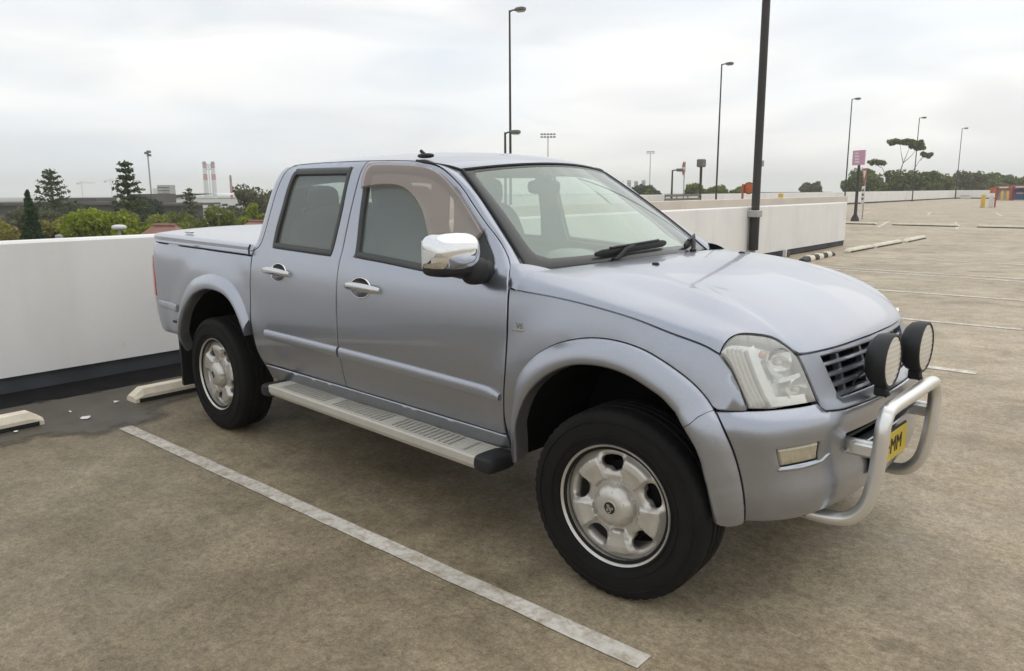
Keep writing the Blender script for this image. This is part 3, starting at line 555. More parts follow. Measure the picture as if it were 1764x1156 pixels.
m = MB(); m.tube([(0, 0, 0), (0, 0, 9.5)], [.09, .06], 8); obj('pole', m, M['galv'], t); m = MB(); m.sup((0, 0, 9.66), (.26, .26, .11), .8, 16, 8); obj('dome', m, M['white'], t)
t = thing('vent_pipe', 'short pale pipe top poking above the parapet left of the dome lamp', 'pipe', (*g(-27.5, 8.1)[:2], -9.5))
m = MB(); m.tube([(0, 0, 0), (0, 0, 9.35)], .09, 8); obj('pipe', m, M['galv'], t); m = MB(); m.lathe([(.13, 9.3), (.13, 9.42), (0, 9.46)], n=10); obj('cap', m, M['galv'], t)
t = thing('thin_mast', 'thin pale green mast among the bushes beside the pickup cab', 'mast', (*g(-52, 28.4)[:2], -9.5))
m = MB(); m.tube([(0, 0, 0), (0, 0, 9.6)], .09, 6); obj('mast', m, M['hedge'], t); m = MB(); m.box((0, 0, 9.3), (.35, .05, .05)); obj('crossarm', m, M['galv'], t)

# ------------------------------------------------------------------ trees
def leaf_mesh(name, C_, N_, size, m, asp=.55):
    """one small bent leaf spray per centre; C_ centres (n,3), N_ facing (n,3)"""
    n = len(C_); A = rng.normal(size=(n, 3)); A = np.cross(N_, A); A /= np.linalg.norm(A, axis=1, keepdims=True) + 1e-9; B = np.cross(N_, A)
    s = size * rng.uniform(.6, 1.3, (n, 1)); c0 = C_ - A * s; c1 = C_ + A * s; b = B * s * asp
    k = N_ * s * .18
    V = np.stack([c0, C_ - b + k, c1, C_ + b + k], 1).reshape(-1, 3)
    me = bpy.data.meshes.new(name); me.vertices.add(4 * n); me.vertices.foreach_set('co', V.ravel()); me.loops.add(4 * n); me.loops.foreach_set('vertex_index', np.arange(4 * n, dtype=np.int32))
    me.polygons.add(n); me.polygons.foreach_set('loop_start', np.arange(0, 4 * n, 4, dtype=np.int32)); me.polygons.foreach_set('loop_total', np.full(n, 4, np.int32)); me.update(); me.validate(); me.materials.append(m)
    return me
def unit(n): v = rng.normal(size=(n, 3)); return v / np.linalg.norm(v, axis=1, keepdims=True)
def clump_leaves(cl, per, inner=.45):
    C_, N_ = [], []
    for (c, r) in cl:
        u = unit(per); rad = (inner + (1 - inner) * rng.random((per, 1)) ** .5)
        C_.append(np.array(c) + u * rad * np.array(r)); N_.append(u * .6 + unit(per) * .7)
    N_ = np.concatenate(N_); return np.concatenate(C_), N_ / np.linalg.norm(N_, axis=1, keepdims=True)
def tree(name, label, x, y, top, w, kind, m, base=-9.5, group=None, n=26, per=110, leaf=.28, crown_base=.35, flat=1.):
    t = thing(name, label, 'tree', (*g(x, y)[:2], base), random.uniform(0, 6), group); H = top - base
    tr = MB(); cl = []; C_ = N_ = None
    if kind == 'pine':      # tiers of drooping branches, gaps near the top
        tr.tube([(0, 0, 0), (.05, 0, H * .5), (0, 0, H)], [.3, .18, .03], 8); Cs, Ns = [], []; z = H * crown_base; k = 0
        while z < H - .15:
            f = (z - H * crown_base) / (H * (1 - crown_base)); R = w * (1 - f) ** .85 * random.uniform(.9, 1.1) + .12; nb = 7 if f < .9 else 5; ph = random.uniform(0, 6)
            for i in range(nb):
                q = ph + 2 * math.pi * i / nb + random.uniform(-.15, .15); Rr = R * random.uniform(.78, 1.1); up = .10 + .28 * f
                tip = np.array([Rr * math.cos(q), Rr * math.sin(q), z + Rr * up]); tr.tube([(0, 0, z), tuple(tip * [.6, .6, 1] - [0, 0, Rr * up * .55]), tuple(tip)], [.05, .035, .012], 5, False)
                dens = int((26 if f > .45 else 60) * max(.35, Rr / w) * per / 40); s = rng.random((dens, 1)) ** .7
                p = np.array([0, 0, z]) * (1 - s) + tip * s - np.array([0, 0, 1]) * (s * (1 - s)) * Rr * up; p = p + rng.normal(size=p.shape) * np.array([.13, .13, .08]) * (1 if f > .45 else 1.7)
                Cs.append(p); Ns.append(unit(dens) * .8 + [0, 0, .7])
            z += (.62 if f < .5 else .52) * H / 13; k += 1
        C_ = np.concatenate(Cs); N_ = np.concatenate(Ns); N_ /= np.linalg.norm(N_, axis=1, keepdims=True)
    elif kind == 'column':
        tr.tube([(0, 0, 0), (0, 0, H * .9)], [.25, .06], 8)
        for i in range(n):
            f = i / (n - 1); z = H * (crown_base + (1 - crown_base) * f) - .4; R = w * (1 - f ** 1.5) * .8 + .14; q = random.uniform(0, 6.28)
            cl.append(((R * .45 * math.cos(q), R * .45 * math.sin(q), z), (R * .8, R * .8, .65)))
    elif kind == 'plates':      # explicit flat foliage plates (dx across the view, height, half width, half thickness) on thin limbs
        for dx, z, hw, ht in n:
            c = np.array([dx * .78, dx * .62, z - base]); cl += [((c[0] + a * hw * .78 + random.uniform(-.1, .1), c[1] + a * hw * .62, c[2] - a * ht * .35 + random.uniform(-.2, .2)), (hw * .32, hw * .5, ht * random.uniform(.6, 1.))) for a in (-.75, -.35, 0, .35, .75)] + [((c[0] + random.uniform(-1, 1) * hw * .9, c[1] + random.uniform(-1, 1) * hw * .7, c[2] + random.uniform(-1.1, .5) * ht), (hw * .14, hw * .18, ht * .3)) for _ in range(5)]
            hub = np.array([1.0 * .78, 1.0 * .62, H * .80])
            if -1 < dx < 3.5: tr.tube([tuple(hub), tuple(hub * .4 + c * .6 - [0, 0, .35]), tuple(c)], [.06, .035, .012], 6, False)
            else: tr.tube([(0, 0, H * .56), (c[0] * .45, c[1] * .45, H * .68), (c[0] * .8, c[1] * .8, c[2] - .6), tuple(c)], [.08, .05, .03, .012], 6, False); tr.tube([(c[0] * .8, c[1] * .8, c[2] - .9), (c[0] - hw * .4, c[1] - hw * .3, c[2])], [.05, .015], 5, False)
        tr.tube([(0, 0, 0), (.2, 0, H * .3), (0, 0, H * .57), (.4, .3, H * .70), tuple(hub)], [.30, .22, .12, .09, .06], 8); t.rotation_euler = (0, 0, 0)
    elif kind == 'umbrella':      # bare limbs carrying flat separated plates
        for i in range(n):
            q = i * 2.4; rr = w * (.15 + .85 * random.random()); z = H * random.uniform(.82, 1.) - rr / w * H * .07; c = (rr * math.cos(q), rr * math.sin(q), z)
            cl.append((c, (w * .30, w * .30, w * .08))); tr.tube([(0, 0, H * .42), (c[0] * .5, c[1] * .5, H * .68), (c[0], c[1], z - .1)], [.16, .09, .03], 6, False)
        tr.tube([(0, 0, 0), (.1, 0, H * .25), (0, 0, H * .45)], [.34, .26, .18], 8)
    else:
        cz = H * (crown_base + 1) / 2; hz = H * (1 - crown_base) / 2
        for i in range(n):
            u = unit(1)[0]; rad = random.uniform(.35, .86) ** .6
            if kind == 'dome': u[2] = abs(u[2]) * 1.15 - .35
            c = np.array([u[0] * w * rad, u[1] * w * rad, cz + u[2] * hz * rad * flat]); r = w * random.uniform(.24, .38)
            cl.append((c, (r, r, min(r * .8, hz * .55)))); tr.tube([(0, 0, H * crown_base * .7), tuple(c * [.45, .45, 1] - [0, 0, .25 * abs(c[2] - H * crown_base)]), tuple(c)], [.13, .08, .03], 5, False)
        tr.tube([(0, 0, 0), (.08, .05, H * crown_base * .5), (0, 0, H * crown_base * .9)], [.3, .24, .17], 8)
    obj('trunk', tr, M['bark'], t)
    if C_ is None: C_, N_ = clump_leaves(cl, per)
    obj('crown', leaf_mesh('crown', C_, N_, leaf, m), None, t); return t
tree('norfolk_pine', 'sparse-topped pine left of the taller pine, behind the cypress', -79, 26.3, 3.9, 4.4, 'pine', M['pine'], per=60, leaf=.22, crown_base=.30)
tree('norfolk_pine', 'tall dark pine with tiered branches right of the round lime bush', -60.3, 25.3, 4.1, 3.2, 'pine', M['pine'], per=80, leaf=.2, crown_base=.22)
tree('cypress', 'narrow dark green cypress spire at the left above the parapet', -46.7, 13.55, 1.5, 1.15, 'column', M['cyp'], n=30, per=170, leaf=.13, crown_base=.3)
tree('round_tree', 'bright lime green rounded tree between the two pines', -40.2, 14.7, .80, 2.0, 'dome', M['lime'], n=48, per=220, leaf=.12, crown_base=.72)
tree('round_tree', 'smaller lime bush right of the big lime tree under the tall pine', -39.0, 16.7, -.15, 1.1, 'dome', M['lime'], n=22, per=130, leaf=.1, crown_base=.82)
tree('round_tree', 'olive yellow rounded tree at the far left edge beside the cypress', -53., 12.0, .55, 2.6, 'dome', M['olive'], n=40, per=150, leaf=.15, crown_base=.68)
tree('round_tree', 'olive bush between the cypress and the lime tree', -50, 15.9, -.0, 1.5, 'dome', M['olive'], n=26, per=130, leaf=.13, crown_base=.75)
tree('broad_tree', 'dark broad tree filling the gap below the sparse pine', -70, 23.5, .5, 3.4, 'round', M['soot'], n=34, per=130, leaf=.2, crown_base=.45)
tree('broad_tree', 'dark tree at the far left edge of the skyline', -95, 22.0, .6, 3.2, 'round', M['dull'], n=34, per=120, leaf=.26, crown_base=.4)
tree('broad_tree', 'dark tree in front of the tall dark building block', -86, 38, .7, 3.0, 'round', M['soot'], n=36, per=130, leaf=.25, crown_base=.4)
tree('broad_tree', 'green bushy tree below the pale shed', -55, 26.0, -.05, 3.0, 'round', M['hedge'], n=34, per=140, leaf=.17, crown_base=.6)
tree('broad_tree', 'green bushy tree beside the thin green mast', -54, 29.2, .1, 2.2, 'round', M['hedge'], n=30, per=140, leaf=.15, crown_base=.65)
tree('broad_tree', 'tall airy grey-green tree next to the pickup cab', -69, 41.4, 2.5, 2.6, 'round', M['dull'], n=34, per=110, leaf=.22, crown_base=.35)
tree('broad_tree', 'lower grey-green tree below the twin chimneys', -66.5, 36.5, .1, 2.8, 'round', M['dull'], n=26, per=90, leaf=.22, crown_base=.4)
tree('norfolk_pine', 'small airy pine in front of the pale shed', -72, 36.6, 1.9, 1.5, 'pine', M['dull'], per=30, leaf=.2, crown_base=.5)
tree('round_tree', 'yellow green tree touching the pickup cab', -50, 30.5, .62, 1.55, 'round', M['lime'], n=30, per=130, leaf=.15, crown_base=.6)
tree('broad_tree', 'dark grey-green tree behind the yellow green one at the cab', -78, 50, 1.9, 3.0, 'round', M['dull'], n=30, per=100, leaf=.26, crown_base=.4)
tree('broad_tree', 'dark bush left of the short lamp post beyond the boundary wall', -79, 139, 3.1, 3.4, 'dome', M['soot'], n=36, per=130, leaf=.34, crown_base=.5)
tree('palm_like_tree', 'small airy tree beside the short lamp post', -66, 118, 2.6, 1.2, 'umbrella', M['hedge'], n=7, per=70, leaf=.25)
tree('broad_tree', 'olive green tree behind the round red sign', -61.5, 127, 3.3, 2.3, 'dome', M['hedge'], n=32, per=110, leaf=.32, crown_base=.5)
tree('broad_tree', 'olive green hedge-like tree behind the lantern post', -58.5, 130, 3.0, 2.8, 'dome', M['hedge'], n=34, per=110, leaf=.32, crown_base=.5)
tree('broad_tree', 'low olive tree right of the lantern post', -55.5, 132.5, 2.2, 2.3, 'dome', M['hedge'], n=30, per=100, leaf=.32, crown_base=.5)
tree('broad_tree', 'dark clipped tree in the distance between the near post and the pink sign', -66.8, 203, 3.9, 2.9, 'dome', M['dull'], n=34, per=110, leaf=.4, crown_base=.55)
tree('gum_tree', 'dense gum tree behind the pink sign', -33.5, 131.5, 4.7, 3.7, 'round', M['gum'], n=60, per=130, leaf=.32, crown_base=.4)
tree('gum_tree', 'broad dense gum tree below the high airy crown', -29.5, 136.5, 4.4, 4.0, 'round', M['gum'], n=60, per=130, leaf=.32, crown_base=.4)
tree('gum_tree', 'rounded gum tree at the right end of the gum clump', -25.5, 139, 4.4, 3.6, 'round', M['gum'], n=54, per=130, leaf=.3, crown_base=.42)
tree('gum_tree', 'airy gum with bare limbs and flat foliage plates high over the clump', -30.2, 136.8, 9.4, 3.4, 'plates', M['gum'], n=((.2, 9.1, 1.9, .42), (1.9, 8.8, 2.0, .5), (3.1, 8.2, 1.2, .4), (4.7, 6.9, .9, .42), (-3.1, 5.8, 1.4, .42)), per=110, leaf=.24)
tree('gum_tree', 'low gum at the left foot of the clump by the second lamp post', -35.2, 129.8, 2.4, 1.5, 'round', M['gum'], n=22, per=90, leaf=.3, crown_base=.5)
tree('broad_tree', 'dark spreading tree right of the corner lamp post', -25.6, 171.5, 4.8, 4.4, 'round', M['dull'], n=40, per=110, leaf=.38, crown_base=.45)
tree('broad_tree', 'olive tree behind the red trolley bays', -22.5, 187.5, 4.4, 4.8, 'round', M['gum'], n=40, per=110, leaf=.4, crown_base=.45)
tree('broad_tree', 'green tree at the far right edge of the skyline', -18.0, 190, 3.4, 5.0, 'round', M['gum'], n=40, per=110, leaf=.4, crown_base=.45)
tree('broad_tree', 'lower green tree between the dark and olive trees at the right', -24.0, 178, 3.0, 4.8, 'round', M['gum'], n=36, per=110, leaf=.38, crown_base=.45)

tree('broad_tree', 'low green belt tree between the gum clump and the corner lamp post', -27.5, 160, 2.4, 4.2, 'dome', M['gum'], n=40, per=110, leaf=.34, crown_base=.5)
tree('broad_tree', 'broad dark tree behind the big lime tree, joining the two pines', -66, 20.6, .35, 3.2, 'round', M['dull'], n=40, per=130, leaf=.2, crown_base=.45)
tree('broad_tree', 'mid green tree right of the tall pine, above the red hipped roof', -57, 22.9, .15, 2.0, 'round', M['hedge'], n=32, per=130, leaf=.16, crown_base=.55)
tree('broad_tree', 'dark green tree at the far left edge behind the olive tree', -66, 12.4, .9, 3.0, 'round', M['soot'], n=36, per=130, leaf=.2, crown_base=.45)
# litter
for i, (x, y, s, lab) in enumerate(((-.95, -1.33, .045, 'largest white paper scrap on the damp ground by the parapet'), (-1.19, -1.03, .03, 'small crumpled white scrap near the wheel stop end'), (-.96, -1.74, .018, 'tiny pale scrap in front of the left wheel stop'), (-1.18, -1.34, .016, 'tiny pale scrap between the two cream wheel stops'))):
    mb = MB(); k = 7; mb.add([(0, 0, .012)] + [(s * random.uniform(.5, 1.2) * math.cos(6.28 * j / k), s * random.uniform(.4, .8) * math.sin(6.28 * j / k), random.uniform(.001, .012)) for j in range(k)], [(0, 1 + j, 1 + (j + 1) % k) for j in range(k)])
    o = obj('paper_scrap', mb, M['paper'], None, False); o.location = g(x, y, .009); o.rotation_euler = (0, 0, i); tag(o, lab, 'litter', 'scraps of litter')

# ------------------------------------------------------------------ the pickup: body surface
PL = [(-.985, .62), (-.98, .72), (-.965, .79), (-.93, .835), (-.875, .857), (-.785, .865), (0, .865), (2.3, .865), (2.8, .866), (3.0, .864), (3.2, .856), (3.33, .835), (3.43, .795), (3.52, .735), (3.585, .665), (3.64, .55), (3.672, .40), (3.69, .2), (3.695, 0)]
def _plan():
    P = np.array(PL); c = np.concatenate([[0], np.cumsum(np.hypot(*np.diff(P, axis=0).T))]); s = np.linspace(0, c[-1], 1200)
    x = np.interp(s, c, P[:, 0]); y = np.interp(s, c, P[:, 1]); k = np.exp(-np.linspace(-2, 2, 61) ** 2); k /= k.sum()
    def sm(v, odd):
        lo = 2 * v[0] - v[30:0:-1]; hi = (2 * v[-1] - v[-2:-32:-1]) if odd else v[-2:-32:-1]; return np.convolve(np.concatenate([lo, v, hi]), k, 'valid')
    x = sm(x, False); y = sm(y, True); y[-1] = 0; c = np.concatenate([[0], np.cumsum(np.hypot(np.diff(x), np.diff(y)))]); c -= np.interp(0, x, c); return c, x, y
US, PX, PY = _plan(); UM = US[-1]; TX = np.gradient(PX, US); TY = np.gradient(PY, US)
ds = pchip([.30, .42, .5, .6, .7, .8, .95, 1.05, 1.15, 1.2, 1.3, 1.4, 1.5, 1.58, 1.62, 1.65, 1.68, 1.70], [-.10, -.06, -.035, -.012, 0, .005, .004, -.004, -.025, -.041, -.062, -.085, -.112, -.140, -.165, -.20, -.27, -.36])
df = pchip([.30, .36, .40, .45, .49, .54, .60, .66, .71, .74, .77, .80, .85, .93, .98, 1.02, 1.1], [-.08, -.035, .002, .022, .024, .014, .012, .022, .027, .018, -.010, -.022, -.036, -.065, -.10, -.15, -.30])
def side(u, z):
    u = np.asarray(u, float); z = np.asarray(z, float); far = u > UM; u = np.where(far, 2 * UM - u, u)
    x = np.interp(u, US, PX); y = np.interp(u, US, PY); nx = -np.interp(u, US, TY); ny = np.interp(u, US, TX); n = np.hypot(nx, ny); nx = nx / n; ny = ny / n
    b = smooth(u, 3.05, 3.75); d = ds(z) * (1 - b) + df(z) * b - (.095 + .03 * smooth(z, 1.3, 1.5)) * smooth(z, 1.10, 1.32) * smooth(u, 1.2, 2.2)
    # soft swelling of the sheet metal around the wheel openings
    for cx, cz, R in ((3.03, .42, .55), (.02, .42, .56)):
        q = np.hypot(u - cx, z - cz); d = d + .016 * (1 - smooth(q, R, R + .17)) * smooth(z, .45, .6)
    yy = y + ny * d
    return np.stack([x + nx * d, np.where(far, yy, -yy), z + 0 * u], -1)
def nrm(S, u, v, e=2e-3):
    u = np.asarray(u, float); v = np.asarray(v, float)
    n = np.cross(S(u + e, v) - S(u - e, v), S(u, v + e) - S(u, v - e)); return n / (np.linalg.norm(n, axis=-1, keepdims=True) + 1e-12)
def soff(S, u, v, o): return S(u, v) + nrm(S, u, v) * np.asarray(o, float)[..., None]
def inpoly(P, Q):
    x, y = P[:, 0], P[:, 1]; r = np.zeros(len(P), bool); n = len(Q)
    for i in range(n):
        x0, y0 = Q[i]; x1, y1 = Q[(i + 1) % n]
        c = (y0 > y) != (y1 > y)
        with np.errstate(divide='ignore', invalid='ignore'): r ^= c & (x < (x1 - x0) * (y - y0) / (y1 - y0 + 1e-30) + x0)
    return r
def area(Q): Q = np.array(Q); return .5 * np.sum(Q[:, 0] * np.roll(Q[:, 1], -1) - np.roll(Q[:, 0], -1) * Q[:, 1])
def inset(Q, d):
    Q = np.array(Q, float); a = Q - np.roll(Q, 1, 0); b = np.roll(Q, -1, 0) - Q
    na = np.stack([-a[:, 1], a[:, 0]], 1); nb = np.stack([-b[:, 1], b[:, 0]], 1); na /= np.linalg.norm(na, axis=1, keepdims=True) + 1e-12; nb /= np.linalg.norm(nb, axis=1, keepdims=True) + 1e-12
    m = na + nb; l = np.linalg.norm(m, axis=1, keepdims=True) + 1e-9; m /= l; k = np.clip(1 / np.maximum((m * na).sum(1, keepdims=True), .35), 1, 2.2)
    return Q + m * d * k
def densify(Q, s):
    o = []
    for i in range(len(Q)):
        a = np.array(Q[i], float); b = np.array(Q[(i + 1) % len(Q)], float); n = max(1, int(np.ceil(np.linalg.norm(b - a) / s)))
        o += [tuple(a + (b - a) * k / n) for k in range(n)]
    return o
def panel(outline, S=side, holes=(), step=.035, lip=.004, drop=.004, flange=.018, off=0., rim=True):
    """a sheet cut to an outline (and holes) in surface coordinates, rolled edges all round"""
    loops = []
    for i, Q in enumerate([outline] + list(holes)):
        Q = densify(Q, step * .8)
        if (area(Q) > 0) != (i == 0): Q = Q[::-1]
        loops.append((np.array(Q), inset(Q, lip) if rim else np.array(Q)))
    V = [tuple(p) for _, q in loops for p in q]; E = []; o = 0
    for Q, q in loops: n = len(q); E += [(o + k, o + (k + 1) % n) for k in range(n)]; o += n
    B = loops[0][1]; lo, hi = B.min(0), B.max(0); gx, gy = np.meshgrid(np.arange(lo[0], hi[0], step), np.arange(lo[1], hi[1], step), indexing='ij'); G = np.stack([gx.ravel(), gy.ravel()], 1)
    ok = inpoly(G, loops[0][1])
    for _, q in loops[1:]: ok &= ~inpoly(G, q)
    G = G[ok]; allb = np.array(V)
    if len(G):
        md = np.array([np.min(np.hypot(*(allb - p).T)) for p in G]); G = G[md > step * .45]
    V += [tuple(p) for p in G]
    rv, re_, rf, *_ = delaunay_2d_cdt([Vector(p) for p in V], E, [], 0, 1e-7)
    R = np.array([tuple(p) for p in rv]); F = [tuple(f) for f in rf]; cen = np.array([R[list(f)].mean(0) for f in F]); ok = inpoly(cen, loops[0][1])
    for _, q in loops[1:]: ok &= ~inpoly(cen, q)
    F = [f for f, k in zip(F, ok) if k]; F = [f if area(R[list(f)]) > 0 else f[::-1] for f in F]
    P3 = soff(S, R[:, 0], R[:, 1], np.full(len(R), off)); mb = MB(); mb.add(P3, F)
    if rim:
        for Q, q in loops:
            n = len(Q); idx = []
            for p in q: idx.append(int(np.argmin(np.hypot(*(R - p).T))))
            r1_ = soff(S, Q[:, 0], Q[:, 1], np.full(n, off - drop)); r2_ = soff(S, Q[:, 0], Q[:, 1], np.full(n, off - drop - flange)); o1 = len(mb.v); mb.v += [tuple(p) for p in r1_] + [tuple(p) for p in r2_]
            for k in range(n):
                k2 = (k + 1) % n; mb.f.append((idx[k2], idx[k], o1 + k, o1 + k2)); mb.f.append((o1 + k2, o1 + k, o1 + n + k, o1 + n + k2))
    return mb
def ring_loft(A, B, prof, S=side, caps=True):
    """band between two equal-length surface curves; prof = [(t, offset)]"""
    A = np.array(A); B = np.array(B); P = []
    for t, o in prof: q = A + (B - A) * t; P.append(soff(S, q[:, 0], q[:, 1], np.full(len(q), o)))
    mb = MB(); mb.grid(np.array(P)); n = len(A); k = len(prof)
    if caps: mb.f.append(tuple(i * n for i in range(k))); mb.f.append(tuple(i * n + n - 1 for i in range(k))[::-1])
    return mb
def strip(curve, hw, prof, S=side):
    c = np.array(curve); d = np.gradient(c, axis=0); d /= np.linalg.norm(d, axis=1, keepdims=True); n = np.stack([-d[:, 1], d[:, 0]], 1); hw = np.broadcast_to(hw, (len(c),))[:, None]
    return ring_loft(c - n * hw, c + n * hw, prof, S)

damp_sheet()
truck = thing('pickup_truck', 'silver four-door pickup with a chrome nudge bar and hard tray cover parked across the bay', 'pickup truck', (0, 0, 0))
def pair(name, mb, m, parents=None, smooth=True):
    a = obj(name, mb, m, parents[0] if parents else truck, smooth); b = obj(name, mb.mirror(), m, parents[1] if parents else truck, smooth); return a, b

# traced surface curves (u along the body, z up)
gap_bed = cat([(.506, 1.172), (.505, 1.034), (.503, .934), (.506, .80), (.520, .66), (.535, .54), (.552, .50)], 5)
b_gap = cat([(1.402, 1.638), (1.395, 1.61), (1.391, 1.58), (1.384, 1.487), (1.375, 1.369), (1.361, 1.2), (1.36, 1.05), (1.357, .865), (1.353, .72), (1.36, .62), (1.362, .502)], 4)
f_out = cat([(2.487, .383), (2.541, .532), (2.586, .682), (2.615, .773), (2.688, .857), (2.77, .91), (2.857, .946), (2.965, .97), (3.068, .973), (3.162, .957), (3.245, .922), (3.325, .874), (3.378, .828), (3.418, .775), (3.452, .71), (3.483, .634), (3.510, .54), (3.525, .457), (3.534, .386)], 5)
f_in = cat([(2.554, .405), (2.585, .507), (2.615, .598), (2.672, .706), (2.745, .783), (2.826, .836), (2.923, .871), (3.035, .88), (3.126, .866), (3.21, .83), (3.28, .782), (3.365, .668), (3.402, .544), (3.426, .44), (3.434, .40)], 6)
r_out = cat([(-.55, .50), (-.500, .60), (-.437, .70), (-.329, .845), (-.207, .93), (-.065, .974), (.06, .992), (.18, .985), (.293, .961), (.385, .905), (.445, .84), (.490, .76)], 6)
r_in = cat([(-.485, .43), (-.46, .53), (-.39, .634), (-.296, .74), (-.156, .845), (.011, .9), (.165, .905), (.286, .882), (.37, .83), (.430, .755), (.470, .67)], 6)
line1 = cat([(2.564, 1.108), (2.752, 1.1), (2.952, 1.083), (3.116, 1.059), (3.258, 1.018), (3.365, .986), (3.423, .959)], 5)
GP = .0035
# --- fender
fo_f = [p for p in f_out if p[0] < 3.414 and p[1] > .40]
fender = [(2.490 + GP, .40)] + [(2.515, .6), (2.5315 + GP, .777), (2.535 + GP, .992), (2.528 + GP, 1.109)] + [(x, z - GP) for x, z in line1[1:]] + [(3.466, .905), (3.497, .848), (3.522, .782), (3.515, .778), (3.425, .778)] + [(x, z) for x, z in fo_f[::-1] if z > .42]
fen = pair('front_fender', panel(fender), M['paint'])
# --- wheel arch flares
nA = 90; A_, B_ = resamp(f_out, nA), resamp(f_in, nA); cutA = int(np.argmax((A_[:, 1] < .775) & (A_[:, 0] > 3.2)))
fl_prof = [(0, .001), (0, .007), (.04, .012), (.25, .026), (.5, .036), (.72, .041), (.86, .040), (.95, .036), (1, .028), (1.0, .008), (1.0, -.04)]
fl = pair('front_arch_flare', ring_loft(A_[:cutA], B_[:cutA], fl_prof), M['paint2'])
fl2 = pair('bumper_arch_flare', ring_loft(np.vstack([[A_[cutA - 1] * .88 + A_[cutA] * .12], A_[cutA:]]), np.vstack([[B_[cutA - 1] * .88 + B_[cutA] * .12], B_[cutA:]]), fl_prof), M['paint2'])
Ar, Br = resamp(r_out, 80), resamp(r_in, 80)
pair('rear_arch_flare', ring_loft(Ar, Br, [(-.12, -.002), (0, .003), (.1, .010), (.3, .024), (.55, .034), (.8, .036), (.95, .031), (1, .022), (1, -.04)]), M['paint2'])
def liner(curve, off, ydeep):
    c = np.array(curve); P0 = soff(side, c[:, 0], c[:, 1], np.full(len(c), off)); P1 = P0.copy(); P1[:, 1] = ydeep; mb = MB(); mb.grid(np.array([P0, P1])); n = len(c)
    mb.f.append(tuple(range(n, 2 * n))); return mb
pair('arch_liner', liner(B_, -.035, -.42), M['matte']); pair('arch_liner', liner(Br, -.035, -.42), M['matte'])
# --- door outlines
top_r = [(.735, 1.622), (.80, 1.634), (.95, 1.638), (1.15, 1.639)]
door_r = [(.552, .505), (.60, .509), (1.358, .502)] + [(x - GP, z) for x, z in b_gap[::-1]] + top_r[::-1] + cat([(.735, 1.622), (.700, 1.585), (.665, 1.50), (.64, 1.40), (.612, 1.29), (.575, 1.20), (.540, 1.172), (.506 + GP, 1.160)], 4) + [(x + GP, z) for x, z in gap_bed if z < 1.15]
apA = cat([(1.617, 1.634), (1.72, 1.628), (1.81, 1.614), (1.90, 1.587), (2.017, 1.517), (2.121, 1.436), (2.252, 1.345), (2.364, 1.272), (2.440, 1.222), (2.478, 1.190)], 5)
door_f = [(1.362 + GP, .502), (1.84, .499), (2.47, .494)] + [(2.49, .50), (2.508, .60), (2.5255, .777), (2.529, .992), (2.522, 1.109), (2.500, 1.155)] + apA[::-1] + [(1.5, 1.637), (1.402 + GP, 1.638)] + [(x + GP, z) for x, z in b_gap]
rwin = cat([(.806, 1.600), (.83, 1.607), (1.08, 1.606), (1.300, 1.603), (1.319, 1.597), (1.321, 1.56), (1.317, 1.388), (1.288, 1.20), (1.276, 1.172), (1.25, 1.170), (1.01, 1.176), (.735, 1.184), (.708, 1.190), (.706, 1.215), (.722, 1.30), (.748, 1.40), (.765, 1.50), (.785, 1.575)], 3, True)
fwin = cat([(1.468, 1.190), (1.485, 1.174), (1.699, 1.161), (1.972, 1.143), (2.191, 1.132), (2.35, 1.125), (2.393, 1.140), (2.400, 1.175), (2.348, 1.225), (2.282, 1.273), (2.217, 1.331), (2.097, 1.418), (1.999, 1.490), (1.892, 1.557), (1.78, 1.591), (1.637, 1.605), (1.479, 1.610), (1.442, 1.600), (1.433, 1.56), (1.441, 1.45), (1.454, 1.30)], 3, True)
HR, HF = (.808, 1.056), (1.560, 1.034)
circ = lambda c, a, b, n=24: [(c[0] + a * math.cos(6.2832 * i / n), c[1] + b * math.sin(6.2832 * i / n)) for i in range(n)]
hR = circ(HR, .078, .047); hF = circ(HF, .080, .048)
dr = pair('rear_door', panel(door_r, holes=[rwin, hR]), M['paint']); dfn = pair('front_door', panel(door_f, holes=[fwin, hF]), M['paint'])
